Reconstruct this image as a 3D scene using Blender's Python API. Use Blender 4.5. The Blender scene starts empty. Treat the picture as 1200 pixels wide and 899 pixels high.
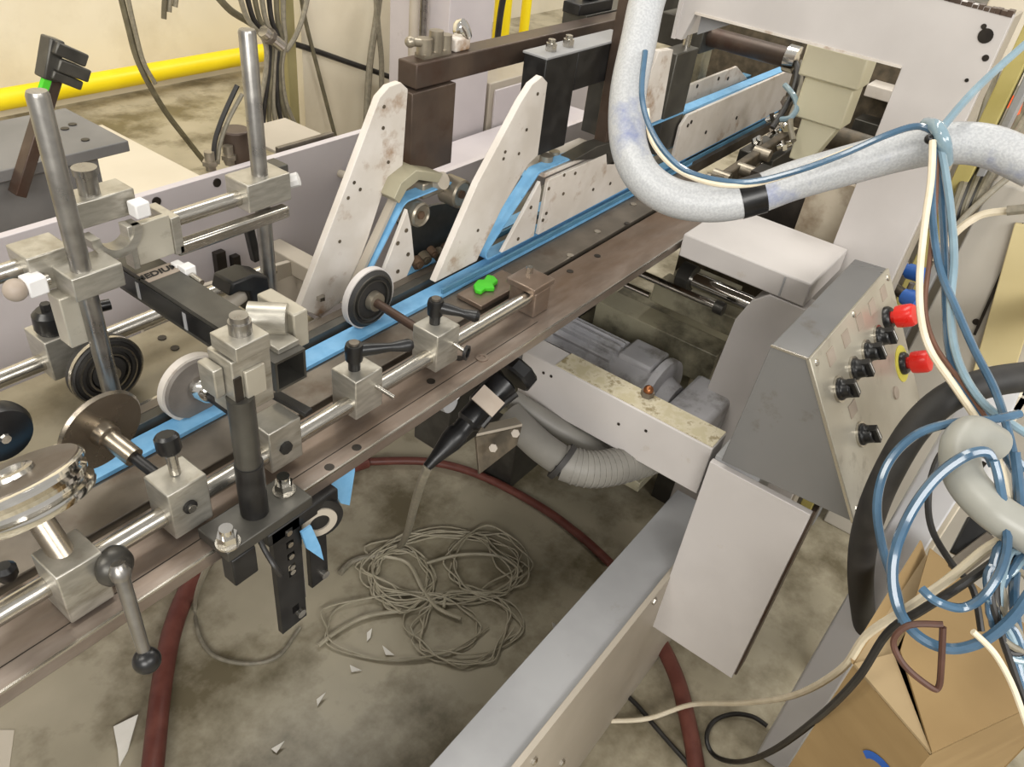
import bpy, bmesh, math, random
from mathutils import Vector, Matrix

# ------------------------------------------------------------------ camera, light, exposure
SC = bpy.context.scene
COL = SC.collection
random.seed(7)
# camera rows in world space: right, down, forward (world: X along the machine, Y across it, Z up; metres)
CR = Vector((0.6044979, -0.7892650, 0.1079026))
CD = Vector((-0.4277445, -0.4358678, -0.7918673))
CF = Vector((0.6720245, 0.4325274, -0.6010850))
CAM = Vector((0, 0, 1.5))
FPX = 925.7
cd = bpy.data.cameras.new('camera')
cam = bpy.data.objects.new('camera', cd)
COL.objects.link(cam)
cd.sensor_width = 36
cd.lens = 36 * FPX / 1200
cd.clip_start = .02
Mx = Matrix((CR, -CD, -CF)).transposed().to_4x4()
Mx.translation = CAM
cam.matrix_world = Mx
SC.camera = cam

W = bpy.data.worlds.new('hall'); SC.world = W
W.use_nodes = True
bg = W.node_tree.nodes['Background']
bg.inputs[0].default_value = (1.0, .97, .92, 1)
bg.inputs[1].default_value = .50


def area(name, loc, target, sx, sy, power, col=(1, .97, .9)):
    l = bpy.data.lights.new(name, 'AREA')
    l.shape = 'RECTANGLE'; l.size = sx; l.size_y = sy; l.energy = power; l.color = col
    o = bpy.data.objects.new(name, l); COL.objects.link(o)
    o.location = loc
    d = Vector(target) - Vector(loc)
    o.rotation_euler = d.to_track_quat('-Z', 'Y').to_euler()
    return o


# rows of hall strip lights
area('hall_lamp', (-3.0, -2.4, 2.9), (.7, .8, .7), 3.0, 1.6, 175, (1, .98, .94))
area('hall_lamp', (.6, -3.4, 3.4), (1.2, .4, .6), 3.0, 1.0, 95, (1, .98, .94))
area('hall_lamp', (1.6, 2.0, 4.2), (1.9, 2.9, 0), 3.0, .8, 85, (1, .96, .88))
area('hall_lamp', (5.0, 1.0, 4.0), (5, 4, .6), 3.0, .8, 120, (1, .96, .88))
area('hall_lamp', (-2.0, 1.0, 3.8), (-.3, 4, .6), 2.4, .8, 80, (1, .96, .88))

SC.view_settings.view_transform = 'Standard'
SC.view_settings.look = 'None'
SC.view_settings.gamma = 1
SC.view_settings.use_curve_mapping = False
SC.view_settings.exposure = .0


# ------------------------------------------------------------------ helpers
def ray(px, py):
    return CR * ((px - 600) / FPX) + CD * ((py - 449.5) / FPX) + CF


def at(px, py, z=None, y=None, x=None, d=None):
    """a point of the place: where the sight line through a photo pixel meets a plane (or at a given depth)"""
    r = ray(px, py)
    if z is not None: t = (z - CAM.z) / r.z
    elif y is not None: t = (y - CAM.y) / r.y
    elif x is not None: t = (x - CAM.x) / r.x
    else: t = d
    return CAM + r * t


def lin(h):
    if isinstance(h, str):
        h = h.lstrip('#'); v = [int(h[i:i + 2], 16) / 255 for i in (0, 2, 4)]
        return tuple(c / 12.92 if c <= .04045 else ((c + .055) / 1.055) ** 2.4 for c in v) + (1,)
    return tuple(h) + (1,)


def mat(name, a, b=None, rough=.5, metal=0, scale=25, bump=0, lo=.4, hi=.65, stretch=None, spec=.5, c3=None, s3=3, t3=(.55, .7), rvar=.12, alpha=1, trans=0, coat=0):
    m = bpy.data.materials.new(name); m.use_nodes = True
    nt = m.node_tree; N = nt.nodes; L = nt.links
    p = N['Principled BSDF']
    p.inputs['Metallic'].default_value = metal
    p.inputs['Specular IOR Level'].default_value = spec
    p.inputs['Transmission Weight'].default_value = trans
    p.inputs['Coat Weight'].default_value = coat
    p.inputs['Alpha'].default_value = alpha
    tc = N.new('ShaderNodeTexCoord'); src = tc.outputs['Object']
    if stretch:
        mp = N.new('ShaderNodeMapping'); mp.inputs['Scale'].default_value = stretch
        L.new(src, mp.inputs['Vector']); src = mp.outputs[0]
    nz = N.new('ShaderNodeTexNoise'); nz.inputs['Scale'].default_value = scale; nz.inputs['Detail'].default_value = 5
    L.new(src, nz.inputs['Vector'])
    rp = N.new('ShaderNodeValToRGB')
    rp.color_ramp.elements[0].position = lo; rp.color_ramp.elements[0].color = lin(a)
    rp.color_ramp.elements[1].position = hi; rp.color_ramp.elements[1].color = lin(b or a)
    L.new(nz.outputs['Fac'], rp.inputs['Fac'])
    out = rp.outputs['Color']
    if c3:
        n3 = N.new('ShaderNodeTexNoise'); n3.inputs['Scale'].default_value = s3; n3.inputs['Detail'].default_value = 6
        n3.inputs['Roughness'].default_value = .65
        L.new(src, n3.inputs['Vector'])
        mr = N.new('ShaderNodeMapRange'); mr.inputs['From Min'].default_value = t3[0]; mr.inputs['From Max'].default_value = t3[1]
        L.new(n3.outputs['Fac'], mr.inputs['Value'])
        mx = N.new('ShaderNodeMix'); mx.data_type = 'RGBA'
        L.new(mr.outputs[0], mx.inputs[0]); L.new(out, mx.inputs[6]); mx.inputs[7].default_value = lin(c3)
        out = mx.outputs[2]
    L.new(out, p.inputs['Base Color'])
    r2 = N.new('ShaderNodeMapRange')
    r2.inputs['To Min'].default_value = max(.03, rough - rvar); r2.inputs['To Max'].default_value = min(1, rough + rvar)
    L.new(nz.outputs['Fac'], r2.inputs['Value']); L.new(r2.outputs[0], p.inputs['Roughness'])
    if bump:
        bp = N.new('ShaderNodeBump'); bp.inputs['Strength'].default_value = bump; bp.inputs['Distance'].default_value = .003
        L.new(nz.outputs['Fac'], bp.inputs['Height']); L.new(bp.outputs[0], p.inputs['Normal'])
    return m


class S:
    """collects shapes for ONE mesh"""
    def __init__(s): s.v = []; s.f = []

    def add(s, vs, fs):
        o = len(s.v); s.v += [tuple(v) for v in vs]; s.f += [tuple(i + o for i in f) for f in fs]; return s

    def box(s, x0, x1, y0, y1, z0, z1):
        x0, x1 = sorted((x0, x1)); y0, y1 = sorted((y0, y1)); z0, z1 = sorted((z0, z1))
        return s.add([(x0, y0, z0), (x1, y0, z0), (x1, y1, z0), (x0, y1, z0), (x0, y0, z1), (x1, y0, z1), (x1, y1, z1), (x0, y1, z1)],
                     [(3, 2, 1, 0), (4, 5, 6, 7), (0, 1, 5, 4), (1, 2, 6, 5), (2, 3, 7, 6), (3, 0, 4, 7)])

    def obox(s, c, a, b, d):
        """centre and three half-edge vectors"""
        c, a, b, d = map(Vector, (c, a, b, d))
        if a.cross(b).dot(d) < 0: a = -a
        vs = [c + i * a + j * b + k * d for k in (-1, 1) for i, j in ((-1, -1), (1, -1), (1, 1), (-1, 1))]
        return s.add(vs, [(3, 2, 1, 0), (4, 5, 6, 7), (0, 1, 5, 4), (1, 2, 6, 5), (2, 3, 7, 6), (3, 0, 4, 7)])

    def bar(s, p, q, w, h, up=(0, 0, 1)):
        p, q = Vector(p), Vector(q); d = (q - p)
        a = d.cross(Vector(up)).normalized(); b = a.cross(d).normalized()
        return s.obox((p + q) / 2, d / 2, a * w / 2, b * h / 2)

    def rev(s, p, ax, prof, n=24):
        """lathe: profile of (radius, height) along the axis from p"""
        p, ax = Vector(p), Vector(ax).normalized()
        u = ax.orthogonal().normalized(); w = ax.cross(u)
        vs = []; fs = []
        for r, h in prof:
            for i in range(n):
                t = 2 * math.pi * i / n
                vs.append(p + ax * h + (u * math.cos(t) + w * math.sin(t)) * max(r, 1e-5))
        for k in range(len(prof) - 1):
            for i in range(n):
                j = (i + 1) % n
                fs.append((k * n + i, k * n + j, (k + 1) * n + j, (k + 1) * n + i))
        fs.append(tuple(range(n - 1, -1, -1))); fs.append(tuple((len(prof) - 1) * n + i for i in range(n)))
        return s.add(vs, fs)

    def cyl(s, p, q, r, r2=None, n=20):
        d = Vector(q) - Vector(p)
        return s.rev(p, d, [(r, 0), (r if r2 is None else r2, d.length)], n)

    def sph(s, c, r, n=16):
        return s.rev(Vector(c) - Vector((0, 0, r)), (0, 0, 1), [(r * math.sin(math.pi * k / 10), r - r * math.cos(math.pi * k / 10)) for k in range(11)], n)

    def ring(s, p, ax, ro, ri, h, n=28):
        return s.rev(p, ax, [(ri, 0), (ro, 0), (ro, h), (ri, h), (ri, 0)], n)

    def prism(s, pts, plane, c0, c1):
        k = {'xz': lambda u, v, c: (u, c, v), 'yz': lambda u, v, c: (c, u, v), 'xy': lambda u, v, c: (u, v, c)}[plane]
        n = len(pts)
        vs = [k(u, v, c0) for u, v in pts] + [k(u, v, c1) for u, v in pts]
        fs = [tuple(range(n)), tuple(range(2 * n - 1, n - 1, -1))] + [(i, i + n, (i + 1) % n + n, (i + 1) % n) for i in range(n)]
        return s.add(vs, fs)

    def tube(s, pts, r, n=8, steps=6, closed=False):
        P = [Vector(p) for p in pts]; Q = []
        m = len(P)
        if m > 2:
            for i in range(m if closed else m - 1):
                g = (lambda k: P[k % m]) if closed else (lambda k: P[min(max(k, 0), m - 1)])
                a, b, c, d = g(i - 1), g(i), g(i + 1), g(i + 2)
                for t in range(steps):
                    t /= steps
                    Q.append(.5 * ((2 * b) + (c - a) * t + (2 * a - 5 * b + 4 * c - d) * t * t + (3 * b - a - 3 * c + d) * t ** 3))
            if not closed: Q.append(P[-1])
        else: Q = P
        vs = []; fs = []; u = None; M = len(Q)
        for i, q in enumerate(Q):
            t = (Q[(i + 1) % M] - Q[i - 1]) if closed else (Q[min(i + 1, M - 1)] - Q[max(i - 1, 0)])
            t.normalize()
            u = t.orthogonal().normalized() if u is None else (u - t * u.dot(t)).normalized()
            w = t.cross(u)
            for k in range(n):
                a = 2 * math.pi * k / n
                vs.append(q + (u * math.cos(a) + w * math.sin(a)) * r)
        for i in range(M if closed else M - 1):
            j = (i + 1) % M
            for k in range(n):
                l = (k + 1) % n
                fs.append((i * n + k, i * n + l, j * n + l, j * n + k))
        if not closed:
            fs.append(tuple(range(n - 1, -1, -1))); fs.append(tuple((M - 1) * n + k for k in range(n)))
        return s.add(vs, fs)

    def ribbon(s, loop, y0, y1, th, closed=True):
        """belt: a strip of thickness th through (x, z) points, spanning y0..y1"""
        n = len(loop); P = [Vector((x, 0, z)) for x, z in loop]; vs = []; fs = []
        for i, p in enumerate(P):
            t = (P[(i + 1) % n] - P[i - 1]) if closed else (P[min(i + 1, n - 1)] - P[max(i - 1, 0)])
            nn = Vector((-t.z, 0, t.x)).normalized() * th / 2
            for a, y in ((nn, y0), (nn, y1), (-nn, y1), (-nn, y0)):
                q = p + a; vs.append((q.x, y, q.z))
        for i in range(n if closed else n - 1):
            j = (i + 1) % n
            for k in range(4):
                l = (k + 1) % 4; fs.append((i * 4 + k, i * 4 + l, j * 4 + l, j * 4 + k))
        if not closed: fs += [(3, 2, 1, 0), tuple((n - 1) * 4 + k for k in range(4))]
        return s.add(vs, fs)


def belt_loop(circles, seg=7):
    """outline of a belt round pulleys (x, z, r), clockwise seen from -Y"""
    out = []; n = len(circles)
    for i in range(n):
        x, z, r = circles[i]; px, pz, _ = circles[i - 1]; nx, nz, _ = circles[(i + 1) % n]
        a0 = math.atan2(z - pz, x - px) + math.pi / 2; a1 = math.atan2(nz - z, nx - x) + math.pi / 2
        while a1 > a0: a1 -= 2 * math.pi
        if a0 - a1 > 2 * math.pi - 1e-3: a1 = a0
        for k in range(seg + 1):
            a = a0 + (a1 - a0) * k / seg; out.append((x + r * math.cos(a), z + r * math.sin(a)))
    return out


def spline(pts, steps):
    P = [Vector(p) for p in pts]; m = len(P); Q = []
    for i in range(m - 1):
        a, b, c, d = P[max(i - 1, 0)], P[i], P[i + 1], P[min(i + 2, m - 1)]
        for t in range(steps):
            t /= steps
            Q.append(.5 * ((2 * b) + (c - a) * t + (2 * a - 5 * b + 4 * c - d) * t * t + (3 * b - a - 3 * c + d) * t ** 3))
    return Q + [P[-1]]


def obj(name, s, m, parent=None, bevel=0, smooth=True):
    me = bpy.data.meshes.new(name)
    me.from_pydata(s.v, [], s.f)
    bm = bmesh.new(); bm.from_mesh(me); bmesh.ops.recalc_face_normals(bm, faces=bm.faces); bm.to_mesh(me); bm.free()
    me.materials.append(m)
    if smooth:
        for p in me.polygons: p.use_smooth = True
        me.set_sharp_from_angle(angle=math.radians(38))
    o = bpy.data.objects.new(name, me); COL.objects.link(o)
    if bevel:
        b = o.modifiers.new('bevel', 'BEVEL'); b.width = bevel; b.segments = 2; b.limit_method = 'ANGLE'; b.angle_limit = math.radians(40)
    if parent:
        o.parent = parent
        # the thing's Empty sits at its base; meshes are modelled in place
        root = parent
        while root.parent: root = root.parent
        if parent is root: o.matrix_parent_inverse = Matrix.Translation(-Vector(root.location))
    return o


def tag(o, label, cat, group=None, kind=None):
    o['label'] = label; o['category'] = cat
    if group: o['group'] = group
    if kind: o['kind'] = kind
    return o


def thing(name, label, cat, loc, group=None):
    o = bpy.data.objects.new(name, None); COL.objects.link(o); o.empty_display_size = .02
    o.location = loc
    return tag(o, label, cat, group)


def struct(name, s, m, **k):
    o = obj(name, s, m, **k); o['kind'] = 'structure'; return o


def dup(root, off, label, group=None):
    c = root.copy(); COL.objects.link(c); c.location = Vector(root.location) + Vector(off); c['label'] = label
    if group: c['group'] = group
    for ch in list(root.children):
        d = ch.copy(); COL.objects.link(d); d.parent = c
        for g in list(ch.children):
            e = g.copy(); COL.objects.link(e); e.parent = d
    return c


def cable(name, label, cat, pts, r, m, group=None, n=8, steps=6):
    return tag(obj(name, S().tube(pts, r, n, steps), m), label, cat, group)


def pix(L):
    """[(px, py, depth)] -> points"""
    return [at(a, b, d=c) for a, b, c in L]


# ------------------------------------------------------------------ materials
paint = mat('grey_white_paint', '#bbb6b3', '#c4bfbc', .5, scale=6, c3='#a89a88', s3=9, t3=(.66, .8))
paint_dirty = mat('worn_white_paint', '#c9c1b7', '#d4cdc5', .55, scale=18, c3='#8f6f50', s3=14, t3=(.56, .72))
paint_grey = mat('mid_grey_paint', '#8f8f90', '#9b9b9c', .5, scale=8, c3='#7a756b', s3=10, t3=(.62, .8))
paint_beige = mat('grey_beige_paint', '#a39a8c', '#aea597', .5, scale=6)
panel_lilac = mat('lilac_grey_paint', '#b9b2b4', '#c2bbbc', .5, scale=4, c3='#9b9490', s3=6, t3=(.62, .8))
steel_bar = mat('brown_rolled_steel', '#877c73', '#958a81', .32, .6, scale=70, stretch=(.3, 1, 1), c3='#6f563f', s3=4, t3=(.42, .72), rvar=.08)
steel_dark = mat('dark_oiled_steel', '#6b645b', '#7c746a', .38, .6, scale=20, c3='#5a4a3c', s3=9, t3=(.5,.7))
steel_bright = mat('bright_steel', '#b4afa6', '#c9c5bc', .24, .95, scale=30, stretch=(2, 40, 40), rvar=.08)
steel_brush = mat('brushed_aluminium', '#a9a59b', '#b9b5ab', .36, .7, scale=45, stretch=(1, 1, 4), bump=.03, c3='#8d877a', s3=18, t3=(.55,.75))
steel_pole = mat('turned_steel', '#8d8a86', '#a09d98', .3, .9, scale=40)
chrome = mat('chrome', '#dcd9d2', '#e6e3dd', .1, 1, rvar=.04)
bronze = mat('bronze_steel', '#958b7c', '#aaa092', .27, .9, scale=14, rvar=.08)
brown_tube = mat('brown_tube_steel', '#4b3f37', '#5b4d42', .42, .4, scale=15, c3='#452f24', s3=10, t3=(.5, .7))
black = mat('black_oxide', '#1d1c1c', '#2b2a29', .42, .3, scale=40)
black_pl = mat('black_plastic', '#141415', '#1e1e1f', .32, scale=30)
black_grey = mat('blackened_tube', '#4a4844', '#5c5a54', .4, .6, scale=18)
rubber = mat('black_rubber', '#262524', '#343230', .6, scale=30)
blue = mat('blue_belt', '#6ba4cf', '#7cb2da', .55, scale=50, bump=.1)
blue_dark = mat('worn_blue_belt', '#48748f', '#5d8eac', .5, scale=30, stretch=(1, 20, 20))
wheel_grey = mat('grey_rubber', '#6d6761', '#7d766f', .55, scale=30)
wheel_pulley = mat('pulley_metal', '#8d8577', '#a59c8c', .35, .7, scale=30)
dirt_iron = mat('greasy_iron', '#4a4337', '#665b4b', .55, .3, scale=40, bump=.3)
wallm = mat('cream_wall', '#dad0b9', '#e1d8c3', .7, scale=1.5, c3='#cec3ab', s3=2, t3=(.5, .75))
yellow = mat('yellow_paint', '#e9cf00', '#f0d812', .45, scale=5)
floorm = mat('stained_concrete', '#a09883', '#b5ac96', .42, scale=5, lo=.3, hi=.7, c3='#6f6650', s3=3.4, t3=(.46, .62), bump=.06)
cream_plate = mat('cream_cover', '#d3c9b6', '#dad1bf', .55, scale=3)
bench_grey = mat('bench_grey', '#646362', '#716f6d', .5, scale=10)
hosem = mat('braided_hose', '#adafb2', '#babcbe', .34, scale=320, lo=.42, hi=.58, c3='#8088a6', s3=9, t3=(.56, .7), bump=.2)
hose_grey = mat('grey_conduit', '#95958e', '#a2a29b', .38, scale=10)
tube_blue = mat('blue_air_tube', '#3c5870', '#4b6a84', .16, scale=20, coat=.4)
tube_pale = mat('pale_blue_air_tube', '#7a929f', '#8ea6b2', .16, scale=20, coat=.4)
cab_white = mat('white_cable', '#d9cdb4', '#e3d8c2', .45)
cab_black = mat('black_cable', '#1d1b1a', '#2a2826', .45)
wire_m = mat('pale_wire', '#a59d88', '#b5ad98', .45)
cab_grey = mat('grey_cable', '#7a7465', '#8b8474', .5, scale=80)
cab_olive = mat('olive_cable', '#5c5645', '#6e6853', .5)
red_hose = mat('red_brown_hose', '#63352d', '#724238', .5, scale=30)
red = mat('red_plastic', '#d8231a', '#e2332a', .3)
orange = mat('orange_plastic', '#e0521c', '#e86330', .4)
bluep = mat('blue_plastic', '#2c5aa8', '#3568b8', .35)
green = mat('green_foam', '#3fb81f', '#55cc30', .6)
face_metal = mat('worn_panel_metal', '#aba597', '#b9b4a6', .36, .35, scale=10, c3='#8b8376', s3=16, t3=(.58, .75))
box_metal = mat('grey_sheet_metal', '#757575', '#7f7e7d', .3, .25, scale=4, c3='#5a4c3c', s3=7, t3=(.6, .75))
plaque = mat('worn_label', '#9a8d80', '#a4988b', .5)
yellow_ring = mat('yellow_plate', '#c9c04a', '#d3ca5a', .5)
card = mat('cardboard', '#897049', '#937a52', .75, scale=6, stretch=(1, 1, 4))
card_in = mat('cardboard_worn', '#9a8563', '#a48f6d', .75, scale=6)
print_blue = mat('blue_print', '#1f4f9e', '#2a5cad', .7)
paper = mat('white_paper', '#e6e2d8', '#ece8e0', .8)
tank_m = mat('milky_plastic', '#e0dabd', '#e8e2c8', .4, scale=5, spec=.5)
rust = mat('rusty_steel', '#4a3a2e', '#5f4a38', .7, .2, scale=35)
motor_m = mat('motor_grey', '#a8a7ab', '#b4b3b6', .45, scale=14, c3='#5b574c', s3=10, t3=(.5, .7))
olive_steel = mat('oily_olive_steel', '#958f79', '#a8a28b', .42, .1, scale=8, c3='#3a362b', s3=6, t3=(.5, .7))
copper = mat('copper', '#8f5a38', '#a06a46', .35, .8)
white_tag = mat('white_label', '#d8d6d4', '#e2e0de', .5)
screw_dark = mat('socket_screw', '#2a2622', '#3a342e', .4, .5)

# ------------------------------------------------------------------ setting
struct('floor', S().box(-5, 16, -7, 8, -.1, 0), floorm)
struct('wall_back', S().box(-5, 16, 4.05, 4.2, 0, 4.5), wallm)
struct('wall_inner', S().box(2.11, 2.78, 2.52, 2.60, 0, 2.6), wallm)
struct('trim_1', S().cyl((3.95, 2.95, 0), (3.95, 2.95, 2.6), .05, n=16).cyl((3.95, 2.95, 0), (3.95, 2.95, .02), .09, n=16), yellow)
struct('trim_2', S().cyl((4.18, 2.95, 0), (4.18, 2.95, 2.6), .03, n=16), yellow)

p = thing('guard_pipe', 'long yellow pipe running low along the cream wall', 'pipe', (0, 3.93, 0))
obj('pipe', S().cyl((-3, 3.93, .12), (3.6, 3.93, .12), .047, n=20), yellow, p)
for x in (-1.0, 1.2, 3.2): obj('bracket', S().box(x - .02, x + .02, 3.9, 4.0, .0, .1), paint_grey, p, .002)

# grey cabinets behind the machine
c = thing('grey_cabinet', 'tall violet-grey cabinet column behind the brown beam', 'cabinet', (2.5, 2.15, 0))
obj('body', S().box(2.36, 2.62, 2.0, 2.3, 0, 1.9), panel_lilac, c, .004)
obj('side_pipe', S().cyl((2.28, 2.1, 0), (2.28, 2.1, 1.9), .018), paint_beige, c)
obj('side_pipe', S().cyl((2.33, 2.1, 0), (2.33, 2.1, 1.9), .014), steel_pole, c)
c = thing('low_cabinet', 'low light grey cabinet beside the violet-grey column', 'cabinet', (3.0, 2.2, 0))
obj('body', S().box(2.64, 3.5, 2.0, 2.4, 0, .52), paint_beige, c, .004)
obj('door', S().box(2.67, 3.05, 1.99, 2.0, .06, .49), panel_lilac, c, .002)
obj('door', S().box(3.07, 3.47, 1.99, 2.0, .06, .49), panel_lilac, c, .002)
c = thing('pale_platform', 'pale low platform in front of the grey cabinets', 'platform', (2.3, 1.7, 0))
obj('deck', S().box(1.75, 3.2, 1.35, 1.98, .30, .34), panel_lilac, c, .003)
obj('skirt', S().box(1.78, 3.17, 1.38, 1.95, 0, .30), panel_lilac, c)
obj('pull_handle', S().tube([(2.06, 1.4, .34), (2.08, 1.44, .40), (2.2, 1.5, .40), (2.24, 1.52, .34)], .012), paint_beige, c)
c = thing('cream_platform', 'wide cream floor platform behind the long grey sheet at left', 'platform', (1.2, 2.4, 0))
obj('deck', S().box(.95, 1.57, 1.75, 3.1, .22, .25), cream_plate, c, .003)
obj('skirt', S().box(.97, 1.55, 1.78, 3.08, 0, .22), cream_plate, c)

# bench top left with fork clip
b = thing('side_bench', 'dark grey bench end with a thick flat top, far left', 'bench', (.5, 1.6, 0))
obj('top_plate', S().box(.05, .80, 1.49, 1.72, .835, .857), bench_grey, b, .002)
obj('block', S().box(.05, .745, 1.515, 1.7, .45, .835), bench_grey, b, .002)
obj('leg', S().box(.1, .16, 1.55, 1.65, 0, .45), bench_grey, b, .002)
obj('leg', S().box(.6, .66, 1.55, 1.65, 0, .45), bench_grey, b, .002)
for px, py in ((85, 146), (76, 151), (100, 164)):
    q = at(px, py, z=.8575); obj('hole', S().cyl(q, q + Vector((0, 0, .0015)), .008, n=10), screw_dark, b)
f = thing('fork_clip', 'brown upright bar with a dark two-pronged fork head on the grey bench', 'clip', (.6, 1.47, .857))
obj('bar', S().bar(at(20, 228, y=1.475), at(62, 92, y=1.475), .03, .02), brown_tube, f, .002)
obj('green_tape', S().bar(at(48, 112, y=1.458), at(58, 82, y=1.458), .012, .012), green, f)
h0 = at(57, 52, y=1.46); h1 = at(94, 68, y=1.46); h2 = at(60, 72, y=1.46); h3 = at(97, 86, y=1.46); h4 = at(55, 84, y=1.46); h5 = at(90, 98, y=1.46)
obj('prong', S().bar(h0, h1, .05, .022), black_grey, f, .003)
obj('prong', S().bar(h2, h3, .05, .022), black_grey, f, .003)
obj('prong', S().bar(h4, h5, .04, .016), black_grey, f, .003)
obj('backbone', S().bar(at(62, 44, y=1.465), at(54, 92, y=1.465), .035, .025), black_grey, f, .003)

# ------------------------------------------------------------------ main rails and decks
r = thing('steel_rail', 'long brown flat steel rail along the front of the machine', 'rail', (.6, .56, .8))
obj('bar', S().box(-.4, 1.62, .512, .6085, .832, .85), steel_bar, r, .0015)
obj('worn_edge_highlight', S().box(-.4, 1.62, .5112, .5136, .8484, .8509), steel_bright, r)  # bright strip paints in the highlight along the worn front edge
obj('groove', S().box(-.4, .88, .5345, .5355, .85, .8504), screw_dark, r)
obj('front_lip', S().box(-.4, 1.62, .5122, .527, .85, .8508), steel_bar, r)
for px, py in ((450, 452), (418, 525), (386, 548), (505, 447), (538, 420), (700, 300), (735, 262), (668, 318)):
    q = at(px, py, z=.8502); obj('hole', S().cyl(q, q + Vector((0, 0, .0008)), .006, n=12), screw_dark, r)
for px, py in ((635, 347), (565, 420)):
    q = at(px, py, z=.85); obj('bolt', S().ring(q, (0, 0, 1), .0095, .005, .002, 16).cyl(q, q + Vector((0, 0, .001)), .005, n=6), steel_bar, r)
obj('under_web', S().box(.9, 1.62, .585, .605, .79, .832), black_grey, r)
r = thing('inner_deck', 'dark oiled steel strip between the brown rail and the blue belt', 'deck', (.6, .65, .8))
obj('strip', S().box(-.4, 1.62, .619, .678, .826, .849), steel_dark, r, .0015)
for px, py in ((668, 300), (700, 272), (742, 240)):
    q = at(px, py, z=.849); obj('bolt', S().cyl(q, q + Vector((0, 0, .002)), .007, n=6), steel_bright, r)
r = thing('flat_belt', 'long blue flat belt lying along the deck from bottom left', 'belt', (.6, .695, .84))
obj('band', S().box(-.4, 1.7, .684, .715, .846, .8515), blue, r)
obj('tray', S().box(-.4, 2.2, .6805, .717, .82, .845), steel_dark, r)
r = thing('grooved_deck', 'dark channelled deck strip behind the blue belt', 'deck', (.6, .74, .8))
obj('channel', S().box(-.4, 2.2, .72, .735, .82, .862), black_grey, r, .001)
obj('channel', S().box(-.4, 2.2, .742, .757, .82, .856), steel_dark, r, .001)
obj('floor_strip', S().box(-.4, 2.2, .718, .77, .80, .82), black_grey, r)
r = thing('back_deck', 'olive grey steel deck under the rear guide rod', 'deck', (.4, .85, .8))
obj('plate', S().box(-.5, .66, .772, .925, .815, .832), mat('olive_deck', '#7d7563', '#8a826f', .4, .4, scale=10, c3='#6a604d', s3=7, t3=(.5,.7)), r, .0015)
obj('edge_strip', S().box(-.5, .66, .770, .778, .832, .842), steel_bright, r, .001)
for px, py in ((205, 408), (190, 396)):
    q = at(px, py, z=.8325); obj('hole', S().cyl(q, q + Vector((0, 0, .001)), .006, n=10), screw_dark, r)

r = thing('guide_rod', 'bright round guide rod clamped along the brown front rail', 'rod', (.3, .565, .88))
obj('shaft', S().cyl((-.4, .562, .88), (.90, .562, .88), .0105, n=24), steel_bright, r)
r = thing('guide_rod', 'bright round guide rod at the rear, in front of the long grey sheet', 'rod', (.2, .88, .88))
obj('shaft', S().cyl((-.5, .88, .88), (.66, .88, .88), .0105, n=24), steel_bright, r)

r = thing('upright_sheet', 'long lilac-grey upright side panel behind the rods', 'panel', (1, 1.18, .3))
obj('sheet', S().prism([(-.6, .02), (-.6, .90), (1.24, .90), (1.25, .742), (2.5, .742), (2.5, .02)], 'xz', 1.17, 1.186), panel_lilac, r, .001)
for px, py in ((183, 236), (254, 214)):
    q = at(px, py, y=1.17); obj('hole', S().cyl(q, q + Vector((0, -.002, 0)), .008, n=12), screw_dark, r)
for px, py in ((250, 195), (272, 188)):
    q = at(px, py, z=.9); obj('pipe_stub', S().cyl(q + Vector((0, .008, -.01)), q + Vector((0, .008, .025)), .009).rev(q + Vector((0, .008, .0)), (0, 0, 1), [(.014, 0), (.014, .008)], 6), wheel_pulley, r)
q = at(398, 203, y=1.17); obj('stub_rod', S().cyl(q, q + Vector((.01, -.09, .0)), .008), paint_beige, r)
tag(obj('brown_cap', S().cyl((.865, 1.23, .88), (.865, 1.23, .945), .026), brown_tube, bevel=.003), 'small red-brown cap just behind the top edge of the grey sheet', 'canister')  # a brown cap, built as one short cylinder
q0, q1 = at(318, 262, y=1.14), at(382, 302, y=.95)
r = thing('cross_bar', 'beige cross bar between the long grey sheet and the rear white arm', 'bar', (.9, 1.1, .6))
obj('bar', S().box(.86, .90, .84, 1.17, .70, .735), paint_beige, r, .002)
obj('gusset', S().prism([(1.17, .70), (1.17, .55), (.95, .70)], 'yz', .875, .885), paint_beige, r)
r = thing('cutout_sheet', 'grey-beige inner sheet with a cut-out behind the rods', 'sheet', (.7, 1.1, .5))
obj('plate', S().prism([(.55, .40), (.55, .72), (.60, .76), (.86, .73), (.86, .70), (.64, .70), (.60, .66), (.60, .40)], 'xz', 1.09, 1.1), paint_beige, r, .001)
obj('slot', S().box(.745, .765, 1.155, 1.168, .62, .76), screw_dark, r)
obj('slot', S().box(.78, .795, 1.155, 1.168, .60, .74), screw_dark, r)
obj('shelf', S().box(-.5, 1.5, .93, 1.168, .42, .44), paint_beige, r)

# ------------------------------------------------------------------ belt carriers
ARM = [(.634, .862), (.672, .828), (.723, .842), (.772, .93), (.800, .990), (.822, 1.012), (.843, 1.022), (.850, 1.138), (.835, 1.150), (.812, 1.148), (.793, 1.136), (.735, 1.035)]


def carrier(lane, x_off, zb, c1, c2, c3, screws, label, loc):
    t = thing('belt_carrier', label, 'carrier', loc)
    return t


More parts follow.
